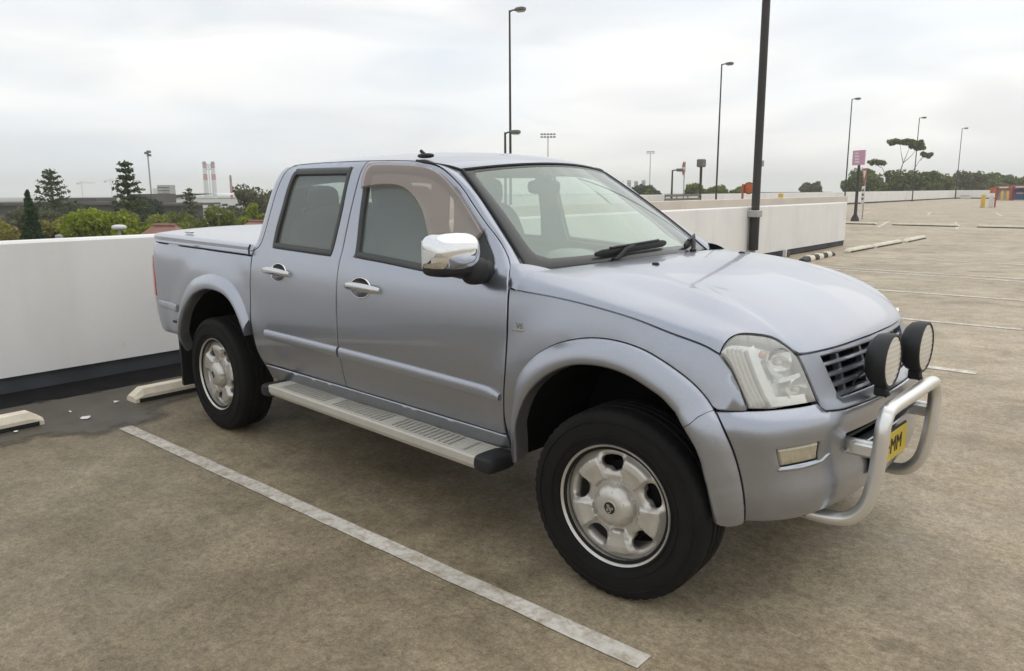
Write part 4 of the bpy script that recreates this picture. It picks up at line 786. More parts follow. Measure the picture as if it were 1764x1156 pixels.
for doors, win, hc, hh, hu0, hu1 in ((dr, rwin, HR, hR, .664, .934), (dfn, fwin, HF, hF, 1.450, 1.722)):
    w = np.array(win); sl = inset(win, .030 if area(win) > 0 else -.030)
    seal = ring_loft(np.vstack([w, w[:1]]), np.vstack([sl, sl[:1]]), [(0, -.002), (.12, .002), (.5, .003), (.9, .0), (1, -.008), (1, -.022)], caps=False); pair('window_seal', seal, M['seal'], doors)
    gl = inset(win, .019 if area(win) > 0 else -.019); pair('window_glass', panel([tuple(p) for p in gl], off=-.014, rim=False, step=.06), M['glass'], doors)
    # recess cup and pull handle
    P = []
    for k in range(7):
        s_ = 1 - k / 6; q = np.array(circ(hc, .078 * s_ + 1e-4, .0465 * s_ + 1e-4)); P.append(soff(side, q[:, 0], q[:, 1], np.full(24, -.004 - .034 * (1 - s_ ** 3))))
    mb = MB(); mb.grid(np.array(P), close_v=True); pair('handle_recess', mb, M['recess'], doors)
    rimq = np.array(circ(hc, .082, .051)); rq2 = np.array(circ(hc, .075, .044)); pair('recess_rim', ring_loft(np.vstack([rimq, rimq[:1]]), np.vstack([rq2, rq2[:1]]), [(0, -.001), (.3, .003), (.7, .003), (1, -.004)], caps=False), M['chrome'], doors)
    t_ = np.linspace(0, 1, 22); us = hu0 + (hu1 - hu0) * t_; zz = hc[1] + .004 * np.sin(t_ * math.pi) + (.006 * (.5 - t_)); oo = .008 + .026 * np.sin(np.clip(t_, 0, 1) * math.pi) ** .5
    ctr = soff(side, us, zz, oo); R_ = .0205 * (np.clip(np.sin(np.clip(t_, .015, .985) * math.pi), 0, 1)) ** .14; rows = []
    for i in range(len(us)): rows.append([(ctr[i][0], ctr[i][1] - .55 * R_[i] * math.cos(a), ctr[i][2] + R_[i] * math.sin(a)) for a in np.linspace(0, 2 * math.pi, 12, endpoint=False)])
    mb = MB(); mb.grid(np.array(rows), close_v=True); mb.f.append(tuple(range(12))); mb.f.append(tuple(range(len(mb.v) - 12, len(mb.v)))[::-1]); pair('door_handle', mb, M['handle'], doors)
kb = MB(); q = soff(side, np.array([1.462]), np.array([1.038]), np.array([.022]))[0]; kb.lathe([(.009, 0), (.009, -.004), (0, -.005)], tuple(q), 'y', 10); obj('key_lock', kb, M['galv'], dfn[0])
mprof = [(0, 0), (0, .009), (.12, .013), (.45, .016), (.85, .012), (1, .006), (1, 0)]
pair('door_moulding', strip(resamp([(.645, .698), (1.352, .692)], 24), .025, mprof), M['paint2'], dr)
pair('door_moulding', strip(resamp([(1.371, .692), (1.9, .685), (2.487, .671), (2.503, .668)], 36), np.r_[np.full(34, .025), .02, .014], mprof), M['paint2'], dfn)
# smoked weather shield on the driver's window
sh = cat([(1.437, 1.500), (1.430, 1.55), (1.436, 1.600), (1.479, 1.618), (1.637, 1.613), (1.785, 1.599), (1.897, 1.566), (2.004, 1.498), (2.102, 1.425), (2.215, 1.340)], 4) + [(2.25, 1.308), (2.215, 1.23)] + cat([(1.985, 1.203), (1.960, 1.245), (1.923, 1.290), (1.889, 1.345), (1.834, 1.411), (1.759, 1.471), (1.678, 1.505), (1.563, 1.511), (1.445, 1.499)], 4)
ws_ = obj('weather_shield', panel(sh, off=.020, lip=.006, drop=.008, flange=.006, step=.05), M['shield'], dfn[0])
pair('inner_trim', panel([(.56, .52), (1.35, .52), (1.35, 1.16), (.56, 1.16)], off=-.06, rim=False, step=.1), M['trim'], dr); pair('inner_trim', panel([(1.38, .52), (2.48, .52), (2.48, 1.12), (1.38, 1.16)], off=-.06, rim=False, step=.1), M['trim'], dfn)
# sill below the doors
pair('sill', panel([(.552, .498), (.575, .415), (.81, .405), (2.49, .425), (2.487, .488), (1.362, .496)], step=.016, flange=.03), M['paint'])
# --- windscreen surface and pillars
def ws_pt(t, s):
    b = np.stack([2.70 - .19 * t ** 2, .71 * t, 1.195 - .027 * t ** 2], -1); c = np.stack([2.06 - .105 * t ** 2, .545 * t, 1.612 - .034 * t ** 2], -1)
    return b + (c - b) * s[..., None] + np.array([.6, 0, .8]) * (.05 * s * (1 - s))[..., None]
def WS(a, b): return ws_pt(np.asarray(a, float) / .63, np.asarray(b, float) / .75)
wo = [(-.63, 0), (.63, 0), (.63, .75), (-.63, .75)]
wi = cat([(-.585, .40), (-.588, .66), (-.575, .708), (-.53, .722), (0, .728), (.53, .722), (.575, .708), (.588, .66), (.585, .40), (.582, .13), (.55, .072), (.48, .055), (0, .05), (-.48, .055), (-.55, .072), (-.582, .13)], 3, True)
wsg = obj('windscreen', panel([(-.62, .01), (.62, .01), (.62, .74), (-.62, .74)], WS, rim=False, off=.0, step=.06), M['wglass'], truck)
obj('windscreen_border', panel(wo, WS, holes=[wi], off=.003, lip=.006, drop=.004, flange=.012, step=.04), M['frit'], wsg)
mt = MB(); tt = np.linspace(-1.0, 1.0, 40); e_ = [WS(-.632, np.linspace(0, .75, 14))]
for sgn in (-1, 1):
    b_ = np.linspace(-.01, .755, 24); p = soff(WS, np.full(24, .634 * sgn), b_, np.full(24, .004)); mt.tube(p, .0075, 6)
p = soff(WS, np.linspace(-.634, .634, 40), np.full(40, .757), np.full(40, .002)); mt.tube(p, .008, 6); obj('windscreen_gasket', mt, M['dark'], wsg)
def hermite_patch(A, B, bulge, n=9):
    A = np.array(A); B = np.array(B); P = []
    for k in range(n):
        t = k / (n - 1); P.append(A * (1 - t) + B * t + np.array(bulge) * (4 * t * (1 - t)) * (1 - .25 * t))
    return np.array(P)
na = 40; pa = resamp(apA[9:], na); PA = soff(side, pa[:, 0] + .004, pa[:, 1] + .003, np.zeros(na)); PB = soff(WS, np.full(na, -.641), np.linspace(.752, -.02, na), np.full(na, -.001))
bul = np.array([.010, -.006, .010]) * np.ones((na, 1)); bul = bul * (.75 + .35 * np.linspace(0, 1, na))[:, None]
mb = MB(); mb.grid(hermite_patch(PA, PB, bul)); G0 = len(mb.v)
mb.grid(np.array([PA - [0, 0, 0], PA + np.array([-.006, .022, -.004])])); mb.grid(np.array([PB, PB + np.array([-.01, .004, -.02])]))
pair('front_pillar', mb, M['paint'])
# --- roof
ex = np.array([.70, .735, .80, .95, 1.15, 1.39, 1.5, 1.617, 1.72, 1.81]); ez = np.array([1.588, 1.622, 1.6345, 1.6385, 1.6395, 1.6385, 1.6375, 1.6345, 1.6285, 1.6145])
Er = soff(side, ex, ez, np.zeros(len(ex))); Er = np.vstack([Er, [(1.90, -.585, 1.599)], ws_pt(np.array([-1.0]), np.array([1.0])) + [[-.006, -.004, .003]]])
xc = np.array([.64, .70, .80, .97, 1.17, 1.40, 1.53, 1.68, 1.82, 1.93, 2.0, 2.057]); zc = np.array([1.650, 1.668, 1.682, 1.692, 1.696, 1.695, 1.692, 1.684, 1.670, 1.652, 1.636, 1.617])
Ed = np.array(cat(Er, 4)); Cd = np.array(cat(np.stack([xc, 0 * xc, zc], 1), 4)); tt = np.concatenate([-np.cos(np.linspace(0, math.pi, 29))]); P = []
for e, c in zip(Ed, Cd):
    row = []
    for t in tt:
        k = abs(t) ** 2.4; row.append((c[0] + (e[0] - c[0]) * t * t, -abs(e[1]) * -t if False else abs(e[1]) * t, c[2] + (e[2] - c[2]) * k))
    P.append(row)
P = np.array(P); rear = P[0] + np.array([-.025, 0, -.05]); rear2 = P[0] + np.array([-.03, 0, -.10])
P = np.concatenate([[rear2], [rear], P]); mb = MB(); mb.grid(P, flip=True)
for j, sg_ in ((0, 1), (-1, -1)): mb.grid(np.array([P[2:, j], P[2:, j] + np.array([0, .004 * sg_, -.006]), P[2:, j] + np.array([0, .02 * sg_, -.025])]))
roof = obj('roof', mb, M['paint'], truck)
for sg_ in (-1, 1):
    c = np.array(cat(Er[8:], 5)); c[:, 1] *= (1 if sg_ == -1 else -1); mb = MB(); mb.tube(c + [0, 0, .001], .006, 6); obj('roof_ditch_strip', mb, M['dark'], roof)
mb = MB(); mb.sup((1.74, -.585, 1.652), (.055, .02, .012), .8, 12, 6); mb.tube([(1.73, -.585, 1.66), (1.705, -.585, 1.676)], .008, 6); obj('aerial_base', mb, M['dark'], roof)
# --- cab rear: corner pillars, back panel with window
pr = np.array(cat([(.735, 1.62), (.700, 1.585), (.665, 1.50), (.64, 1.40), (.612, 1.29), (.575, 1.20), (.540, 1.172), (.506, 1.160)], 4)); c0 = soff(side, pr[:, 0] - .003, pr[:, 1] + .001, np.zeros(len(pr)))
c1 = c0 + np.array([-.055, .006, 0]); c2 = c0 + np.array([-.085, .03, 0]); c3 = c0 + np.array([-.085, .10, 0])
mb = MB(); mb.grid(np.array([c0 + np.array([0, .02, 0]), c0, c0 + np.array([-.03, .0, .0]), c1, c2, c3])[::-1]); pair('rear_pillar', mb, M['paint'])
def BK(a, z): a = np.asarray(a, float); z = np.asarray(z, float); return np.stack([.425 + .28 * np.clip((z - 1.16) / .46, -.5, 1.1) ** 1.0 * .62 - .02 * (1 - (a / .7) ** 2), -a, z], -1)
bk = obj('cab_back', panel([(-.72, .55), (.72, .55), (.71, 1.2), (.6, 1.64), (-.6, 1.64), (-.71, 1.2)], BK, holes=[[(-.52, 1.27), (.52, 1.27), (.47, 1.55), (-.47, 1.55)]], step=.07), M['paint'], truck)
obj('rear_window', panel([(-.53, 1.26), (.53, 1.26), (.48, 1.56), (-.48, 1.56)], BK, off=-.01, rim=False, step=.1), M['glass'], bk)
# --- bonnet (wraps over the wing tops down to the side cut line)
L1 = np.array([soff(side, np.array([u]), np.array([z]), np.array([0.]))[0] for u, z in line1])
Fp = np.array([(3.398, -.757, .963), (3.402, -.735, .992), (3.412, -.700, 1.012), (3.426, -.669, 1.017), (3.463, -.619, 1.012), (3.497, -.578, 1.0), (3.537, -.554, .972), (3.567, -.532, .947), (3.592, -.437, .944), (3.613, -.254, .943), (3.621, 0, .943)])
Ft = np.array([-1, -.95, -.89, -.84, -.75, -.68, -.61, -.55, -.44, -.25, 0.])
Rp = np.array([(2.564, -.851, 1.109), (2.575, -.835, 1.135), (2.588, -.805, 1.158), (2.605, -.768, 1.174), (2.635, -.68, 1.180), (2.665, -.55, 1.187), (2.695, -.35, 1.194), (2.715, 0, 1.198)])
Rt = np.array([-1, -.955, -.91, -.86, -.78, -.64, -.4, 0.])
fR = [pchip(Rt, Rp[:, k]) for k in range(3)]; fF = [pchip(Ft, Fp[:, k]) for k in range(3)]
kt = np.array([-1, -.86, -.62, -.3, 0]); p1x = pchip(kt, [.29, .30, .34, .36, .36]); p1z = pchip(kt, [-.008, -.016, .004, .012, .014]); p2x = pchip(kt, [.24, .17, .105, .075, .07]); p2y = pchip(kt, [-.035, -.035, -.012, 0, 0]); p2z = pchip(kt, [.062, .068, .135, .165, .175])
L1f = [pchip(L1[:, 0], L1[:, k]) for k in (1, 2)]
def hood(t, s):
    P = hood0(t, s); a = np.abs(t); s = np.asarray(s, float); e = hood0(np.full(np.shape(s), -1.), s); wt = smooth(a, .80, 1.) * smooth(s, -.02, .06)
    P[..., 1] += (L1f[0](e[..., 0]) - e[..., 1]) * wt * np.where(t > 0, -1, 1); P[..., 2] += (L1f[1](e[..., 0]) - e[..., 2]) * wt; return P
def hood0(t, s):
    a = -np.abs(t); R = np.stack([f(a) for f in fR], -1); F_ = np.stack([f(a) for f in fF], -1)
    P1 = R + np.stack([p1x(a), (F_[..., 1] - R[..., 1]) * .33, p1z(a)], -1); P2 = F_ + np.stack([-p2x(a), p2y(a), p2z(a)], -1); s = s[..., None]
    P = R * (1 - s) ** 3 + 3 * P1 * s * (1 - s) ** 2 + 3 * P2 * s * s * (1 - s) + F_ * s ** 3
    P[..., 1] *= np.where(t > 0, -1, 1); return P
tl = np.concatenate([np.linspace(-1, -.82, 13), np.linspace(-.8, .8, 45), np.linspace(.82, 1, 13)]); sl_ = np.concatenate([np.linspace(0, .8, 32), np.linspace(.82, 1, 18)])
T_, S_ = np.meshgrid(tl, sl_, indexing='ij'); P = hood(T_, S_); mb = MB(); mb.grid(P)
mb.grid(np.array([P[:, -1], P[:, -1] + [-.012, 0, -.012], P[:, -1] + [-.03, 0, -.012]]), flip=True); mb.grid(np.array([P[0], P[0] + [0, .006, -.008], P[0] + [0, .03, -.008]])); mb.grid(np.array([P[-1], P[-1] + [0, -.006, -.008], P[-1] + [0, -.03, -.008]]), flip=True); mb.grid(np.array([P[:, 0], P[:, 0] + [.0, 0, -.03]]))
bonnet = obj('bonnet', mb, M['paint'], truck)
for (x, y) in ((2.86, -.36), (2.80, .40)):
    d = hood(np.array([y / .76]), np.array([.18]))[0]; mb = MB(); mb.sup((d[0], y, d[2] + .004), (.016, .012, .008), .8, 10, 6); obj('washer_jet', mb, M['dark'], bonnet)
k_ = np.linspace(0, 1, 14); w1 = soff(side, np.interp(k_, [0, .45, 1], [2.5305, 2.510, 2.476]), np.interp(k_, [0, .45, 1], [1.105, 1.155, 1.200]), np.zeros(14)); w2 = hood(np.linspace(-1, -.80, 14), np.zeros(14)) + [.006, 0, -.003]
w3 = np.array([w1 * (1 - t) + w2 * t + np.array([0, -.006, .008]) * (4 * t * (1 - t)) for t in np.linspace(0, 1, 9)]); mb = MB(); mb.grid(np.concatenate([[w1 + [0, .02, -.005]], w3, [w2 + [0, 0, -.02]]])); pair('scuttle_corner', mb, M['paint'], fen)
# cowl between glass and bonnet
tq = np.linspace(-1, 1, 33); c0 = ws_pt(tq, np.full(33, .03)) + [0, 0, -.012]; c1 = hood(tq * .88, np.zeros(33)) + [.012, 0, -.018]
mb = MB(); mb.grid(np.array([c0, c0 * .5 + c1 * .5 + [0, 0, -.004], c1])); cw = obj('cowl_panel', mb, M['cowl'], truck)
def wiper(px0, tip0, tip1, arm):
    w = bpy.data.objects.new('wiper', None); COL.objects.link(w); w.parent = truck
    p = soff(WS, np.linspace(tip0[0], tip1[0], 14), np.linspace(tip0[1], tip1[1], 14), np.full(14, .020)); mb = MB(); mb.tube(p, np.r_[.006, np.full(12, .011), .006], 6, flat=1.6); obj('blade', mb, M['dark'], w)
    a0 = soff(WS, np.array([arm[0]]), np.array([arm[1]]), np.array([.012]))[0]; m_ = p[6]; mb = MB(); mb.tube([a0, (a0 + m_) / 2 + [.01, 0, .025], m_ + [.004, 0, .014]], [.012, .009, .007], 8); obj('arm', mb, M['dark'], w)
    p2 = p[2:12] + np.array([.004, 0, .018]); mb = MB(); mb.tube(p2, .006, 6); mb.tube([p[4], p2[2]], .006, 5); mb.tube([p[9], p2[7]], .006, 5); obj('bridge', mb, M['dark'], w)
    mb = MB(); mb.lathe([(.016, 0), (.016, .02), (0, .024)], tuple(a0 + [0, 0, -.008]), 'z', 10); obj('pivot_cap', mb, M['dark'], w)
wiper(0, (-.37, .030), (.06, .058), (-.30, -.012)); wiper(0, (.20, .028), (.50, .085), (.24, -.012))
# --- headlights
hl = cat([(3.431, .958), (3.443, .986), (3.471, 1.006), (3.508, 1.012), (3.593, 1.006), (3.668, .994), (3.718, .966), (3.747, .938)], 3) + cat([(3.752, .925), (3.771, .875), (3.792, .819), (3.803, .786)], 3) + [(3.714, .787), (3.615, .781), (3.530, .785)] + cat([(3.503, .848), (3.470, .912), (3.436, .952)], 3)
hlb = [tuple(p) for p in inset(densify(hl, .03), .006 if area(densify(hl, .03)) > 0 else -.006)]
lensA = pair('headlight', panel(hl, off=.002, lip=.006, drop=.006, flange=.03, step=.03), M['lens'])
pair('reflector_bowl', panel(hlb, off=-.055, rim=False, step=.05), M['refl'], lensA)
# chrome dividers, ribs of the indicator strip and two lamp bowls
def band_between(u0, u1, z0, z1, o0, o1, n=12):
    zz = np.linspace(z0, z1, n); a = np.stack([u0 + .0 * zz - .33 * (zz - z0) * .6, zz], 1); b = np.stack([u1 + .0 * zz - .33 * (zz - z0) * .6, zz], 1); return ring_loft(a, b, [(0, o0), (.1, o1), (.9, o1), (1, o0)])
oc = np.array(cat([(3.452, .978), (3.470, .925), (3.503, .850), (3.535, .792)], 8))
for k in range(4):
    q = oc + np.array([.010 + .0165 * k, 0]); pair('indicator_rib', strip(q, .0062, [(0, -.034), (.15, -.024), (.4, -.020), (.6, -.020), (.85, -.024), (1, -.034)]), M['white_lens'], lensA)
pair('indicator_housing', strip(oc + np.array([.095, 0]), .019, [(0, -.05), (0, -.02), (.1, -.012), (.9, -.010), (1, -.02), (1, -.05)]), M['refl'], lensA)
pair('lamp_divider', strip(resamp([(3.66, .865), (3.77, .878)], 12), .007, [(0, -.05), (0, -.02), (1, -.02), (1, -.05)]), M['chrome'], lensA)
for (u, z, r) in ((3.672, .922, .052), (3.735, .830, .042)):
    c = soff(side, np.array([u]), np.array([z]), np.array([-.012]))[0]; mb = MB(); mb.lathe([(r, .0), (r * .85, -.022), (r * .5, -.04), (.008, -.048)], (0, 0, 0), 'x', 20)
    R2 = Matrix.Rotation(-.35, 3, 'Z'); mb.v = [tuple(Vector(c) + R2 @ Vector(p)) for p in mb.v]; pair('lamp_bowl', mb, M['chrome'], lensA)
    mb = MB(); mb.sup(tuple(c + [-.012, 0, 0]), (.016, .011, .011), .9, 10, 6); pair('bulb', mb, M['white_lens'], lensA)
c = soff(side, np.array([3.602]), np.array([.955]), np.array([-.02]))[0]; mb = MB(); mb.sup(tuple(c), (.014, .014, .014), .9, 10, 6); pair('amber_bulb', mb, M['amber'], lensA)
pair('headlight_shelf', strip(resamp([(3.62, .80), (3.77, .80)], 8), .014, [(0, -.05), (0, -.012), (1, -.02), (1, -.05)]), M['refl'], lensA)
# --- grille
m_ = lambda q: [(2 * UM - u, z) for u, z in q][::-1]
g_l = [(3.758, .940), (3.776, .89), (3.800, .825), (3.822, .768), (3.834, .757), (3.93, .748), (4.123, .744)]; g_o = g_l + m_(g_l) + [(4.3 + .0, .940)]
g_out = g_l + m_(g_l); op = [(3.882, .922), (3.905, .86), (3.938, .786), (3.96, .776), (UM, .772)]; g_op = op + m_(op)[1:]
grl = obj('grille', panel(g_out, holes=[g_op], off=-.002, step=.03, flange=.03), M['grille'], truck)
obj('grille_backing', panel([tuple(p) for p in inset(densify(g_op, .05), .0)], off=-.075, rim=False, step=.08), M['matte'], grl)
for z, ua in ((.895, 3.893), (.857, 3.908), (.820, 3.924), (.786, 3.942)):
    obj('grille_bar', strip(resamp([(ua - .01, z), (2 * UM - ua + .01, z)], 40), .0085, [(0, -.04), (0, -.018), (.3, -.012), (.8, -.014), (1, -.022), (1, -.04)]), M['grille'], grl)
for u in (4.03, UM - .09, UM + .09, 2 * UM - 4.03): obj('grille_divider', strip(resamp([(u, .775), (u, .92)], 12), .009, [(0, -.045), (.0, -.022), (1, -.022), (1, -.045)]), M['grille'], grl)
# --- bumper
bo = [(x + GP, z) for x, z in f_out if x > 3.414 and z < .772][::-1] + [(3.425, .772), (3.522, .776), (3.714, .776), (3.806, .777), (3.826, .752), (3.93, .742), (UM, .738)]
bot = [(3.545, .384), (3.64, .383), (3.81, .383), (3.95, .384), (UM, .386)]
half = bot[::-1] + [(x + .002, z) for x, z in f_out if x > 3.414 and z < .772][::-1] + [(3.422, .772), (3.522, .776), (3.714, .776), (3.806, .777), (3.826, .752), (3.93, .742), (UM, .738)]
b_out = half[:-1] + [(2 * UM - u, z) for u, z in half[::-1]][:-1]
fg = [(3.612, .652), (3.786, .656), (3.795, .588), (3.634, .586)]; fgm = m_(fg)
cop = [(3.935, .655), (3.952, .585), (2 * UM - 3.952, .585), (2 * UM - 3.935, .655)]
bump = obj('front_bumper', panel(b_out, holes=[fg, fgm, cop], step=.03, flange=.035), M['paint'], truck)
for q in (fg, fgm):
    qq = [tuple(p) for p in inset(densify(q, .02), .004 if area(q) > 0 else -.004)]; fo_ = obj('indicator_lamp', panel(qq, off=-.003, step=.02, lip=.006, drop=.006), M['fog'], bump)
q = resamp([(3.625, .578), (3.71, .574), (3.81, .580), (3.85, .60)], 16)
pair('lamp_eyebrow', strip(q, np.r_[.004, np.full(14, .007), .002], [(0, 0), (.3, .004), (.7, .005), (1, 0)]), M['paint2'], (bump, bump))
obj('intake_backing', panel([(3.92, .67), (3.94, .57), (2 * UM - 3.94, .57), (2 * UM - 3.92, .67)], off=-.11, rim=False, step=.06), M['matte'], bump)
for z in (.605, .632): obj('intake_bar', strip(resamp([(3.95, z), (2 * UM - 3.95, z)], 24), .004, [(0, -.06), (0, -.04), (1, -.04), (1, -.06)]), M['dark'], bump)
mb = MB(); P = []
for o_, z_ in ((-.012, .390), (-.10, .36), (-.30, .40)):
    uu = np.linspace(3.55, 2 * UM - 3.55, 50); p = soff(side, uu, np.full(50, .39), np.full(50, o_)); p[:, 2] = z_; P.append(p)
mb.grid(np.array(P)); obj('bumper_apron', mb, M['dark'], bump)
mb = MB(); mb.tube([(3.39, -.80, .37), (3.385, -.80, .33)], .008, 6); obj('flap_clip', mb, M['galv'], bump)
# --- tray side, tail lamp, rail, tray cover, tailgate
tail = [(-.905, 1.07), (-.858, 1.045), (-.830, .98), (-.818, .92), (-.812, .78), (-.90, .775), (-.98, .785), (-1.02, .80), (-1.02, 1.065), (-.97, 1.075)]
ro = [p for p in r_out if p[1] > .50]
bed = [(-.60, .535), (-.80, .530), (-.90, .56), (-1.0, .60), (-1.06, .64), (-1.06, 1.165), (-.9, 1.150), (-.80, 1.148), (-.105, 1.136), (.495, 1.126), (.502 - GP, 1.05), (.5 - GP, .93), (.502 - GP, .80), (.497, .745)] + [(x, z) for x, z in ro[::-1] if z > .54 or x > 0]
bs = pair('tray_side', panel(bed, holes=[tail]), M['paint'])
pair('tail_lamp', panel([tuple(p) for p in inset(densify(tail, .03), .003 if area(tail) > 0 else -.003)], off=.004, lip=.006, drop=.006, step=.03), M['redlens'], bs)
pair('tray_rail', panel([(-1.06, 1.172), (-.9, 1.158), (-.80, 1.156), (-.105, 1.144), (.497, 1.134), (.500, 1.158), (-.118, 1.164), (-.88, 1.172), (-1.06, 1.18)], step=.03, flange=.03), M['paint2'], bs)
pair('tray_moulding', strip(resamp([(-.77, .738), (-.455, .734)], 16), .024, mprof), M['paint2'], bs)
mb = MB(); mb.box((-.50, -.886, .640), (.035, .004, .008)); obj('tray_badge', mb, M['dark'], bs[0])
def LID(a, b):
    a = np.asarray(a, float); b = np.asarray(b, float); k = np.clip(np.abs(b) / .80, 0, 1); z = 1.207 - .022 * np.clip((a + .95) / 1.43, 0, 1) + .034 * (1 - k ** 2.5)
    return np.stack([a, b, z], -1)
lo = cat([(-.965, -.60), (-.962, -.73), (-.945, -.790), (-.90, -.812), (-.80, -.822)], 4) + [(.470, -.826), (.478, -.82), (.44, -.70), (.415, 0), (.44, .70), (.478, .82), (.470, .826)] + cat([(-.80, .822), (-.90, .812), (-.945, .790), (-.962, .73), (-.965, .60)], 4)
cov = obj('tray_cover', panel(lo, LID, lip=.016, drop=.012, flange=.030, step=.05), M['paint'], truck)
mb = MB(); mb.box((-.60, -.70, 1.222), (.045, .012, .006), 0, .004); obj('cover_lock', mb, M['handle'], cov)
mb = MB(); mb.tube([(.478, -.836, 1.190), (.486, -.852, 1.170), (.498, -.858, 1.14)], .006, 6); mb.tube([(.478, .836, 1.190), (.486, .852, 1.170), (.498, .858, 1.14)], .006, 6); obj('cab_seal', mb, M['dark'], cov)
mb = MB(); mb.box((-.975, 0, .875), (.02, .62, .29), 0, .015); tg = obj('tailgate', mb, M['paint'], truck); mb = MB(); mb.box((-1.0, 0, 1.02), (.012, .11, .03), 0, .008); obj('tailgate_handle', mb, M['chrome'], tg)
mb = MB(); mb.box((-1.02, 0, .55), (.09, .74, .06), 0, .03); obj('rear_bumper', mb, M['steel'], truck)
mb = MB(); mb.box((-.25, 0, .62), (.69, .42, .03)); mb.box((.40, 0, .85), (.02, .70, .27)); obj('tray_floor', mb, M['matte'], truck)
# --- chassis, mud flaps
mb = MB()
for s in (-1, 1): mb.box((1.3, s * .42, .42), (2.3, .05, .07))
mb.box((1.55, 0, .50), (1.0, .78, .025)); mb.box((2.95, 0, .62), (.5, .41, .20)); mb.box((-.1, 0, .37), (.09, .62, .09)); mb.box((3.05, 0, .36), (.07, .55, .06)); mb.box((.9, .2, .36), (.5, .18, .10)); mb.box((2.53, 0, .80), (.02, .80, .30)); obj('chassis', mb, M['matte'], truck)
mb = MB(); mb.box((-.495, -.745, .38), (.012, .13, .18), 0, .006); pair('mud_flap', mb, M['rubber'])
mb = ring_loft(resamp([(.500, .80), (.522, .66), (.548, .51)], 10), resamp([(.47, .76), (.478, .66), (.50, .44)], 10), [(0, -.02), (.5, -.012), (1, -.02)]); pair('arch_extension', mb, M['dark'])
# --- side steps
zs, yo = .402, .952; x0, x1 = .77, 2.435; prof = [(-.765, zs + .012), (-.765, zs + .022), (-.80, zs + .025)]
for k in range(9): a = -.805 - k * .0155; prof += [(a, zs + .026), (a - .003, zs + .0235), (a - .006, zs + .0235), (a - .0095, zs + .026)]
prof += [(-yo + .008, zs + .026), (-yo, zs + .018), (-yo - .002, zs - .010), (-yo + .006, zs - .028), (-yo + .03, zs - .036), (-.82, zs - .03)]
mb = MB(); P = []; xs = np.concatenate([[x0], np.linspace(x0 + .03, x1 - .03, 30), [x1]])
for x in xs:
    s = (x - 1.6) / .84; P.append([(x, y - .010 * s, z - .006 * s) for y, z in prof])
mb.grid(np.array(P)); n = len(prof); mb.f.append(tuple(range(n))); mb.f.append(tuple(len(mb.v) - n + i for i in range(n))[::-1])
st = pair('side_step', mb, M['step'], smooth=False)
mb = MB()
for r_ in range(46):
    x = x0 + .10 + r_ * .0325
    if not (r_ % 15 in (13, 14)): mb.box((x, -.872 - .010 * (x - 1.6) / .84, zs + .0275 - .006 * (x - 1.6) / .84), (.0045, .058, .0010), .12)
tr_ = pair('tread_ribs', mb, M['step'], st, False)
for t_ in tr_: t_['kind'] = 'stuff'
for x, s in ((x0 - .035, -1), (x1 + .04, 1)):
    mb = MB(); mb.sup((x, -.875 - (.012 if s > 0 else -.008), zs - .008), (.055, .085, .036), .45, 18, 8); pair('step_end_cap', mb, M['dark'], st)
for x in (.95, 1.6, 2.25): mb = MB(); mb.box((x, -.66, .40), (.03, .18, .018)); pair('step_bracket', mb, M['dark'], st)
# --- wheels
def wheel(name_parent, c, steer, flip):
    w = bpy.data.objects.new('wheel', None); COL.objects.link(w); w.parent = truck; w.location = c; w.rotation_euler = (0, 0, steer + (math.pi if flip else 0)); return w
TR, TWd = .366, .122
def tyre_prof():
    r = [(.208, -.098), (.230, -.1085), (.252, -.1165), (.280, -.122), (.315, -.120), (.340, -.117), (.353, -.112), (.361, -.105), (.365, -.094), (.3655, -.070), (.3655, -.048), (.357, -.045), (.357, -.037), (.366, -.034), (.366, -.008), (.357, -.005), (.357, .005)]
    h = r[:-1] + [(a, -b * .80) for a, b in r[:-1][::-1]]; return [(a * .978 if a > .253 else a, b) for a, b in h]
NT = 168
def rf(r, h, i):
    ah = abs(h)
    if r > .337 and ah > .08: return r - (.0042 if (i % 3 < 1) else 0) * min(1, (r - .337) / .012)
    if r > .36 and ah > .04: return r - (.0045 if ((i + (1 if h > 0 else 0)) % 3 < 1) else 0)
    if r > .36: return r - (.004 if (i + 1) % 6 < 1 else 0)
    return r
mbt = MB(); mbt.lathe([(r, h) for r, h in tyre_prof()], ax='y', n=NT, rfun=rf); tyre_me = mbt.mesh('tyre', M['tyre'])
rings = MB()
for rr in (.236, .262, .318): rings.lathe([(rr - .003, -.1145 - (.0085 if rr > .25 else 0) + (.002 if rr > .3 else 0)), (rr, -.1175 - (.0085 if rr > .25 else 0) + (.002 if rr > .3 else 0)), (rr + .003, -.1145 - (.0085 if rr > .25 else 0) + (.002 if rr > .3 else 0))], ax='y', n=72)
ring_me = rings.mesh('sidewall_rings', M['tyre'])
def RIM(a, b):
    """wheel face in (x,z); outer face towards -y"""
    a = np.asarray(a, float); b = np.asarray(b, float); r = np.hypot(a, b); q = np.arctan2(b, a) - math.radians(90)
    k = np.abs(((q / (2 * math.pi / 5)) + .5) % 1 - .5) * 2            # 0 at hole centre, 1 between holes
    spoke = smooth(k, .47, .56)
    d = np.interp(r, [0, .06, .085, .115, .15, .175, .195, .206], [.062, .062, .058, .060, .066, .062, .050, .046]) + .014 * spoke * smooth(r, .090, .097) * (1 - smooth(r, .172, .182)) - .010 * (1 - smooth(k, .25, .55)) * smooth(r, .10, .125) * (1 - smooth(r, .175, .19))
    return np.stack([a, -d - .020, b], -1)
hs = []
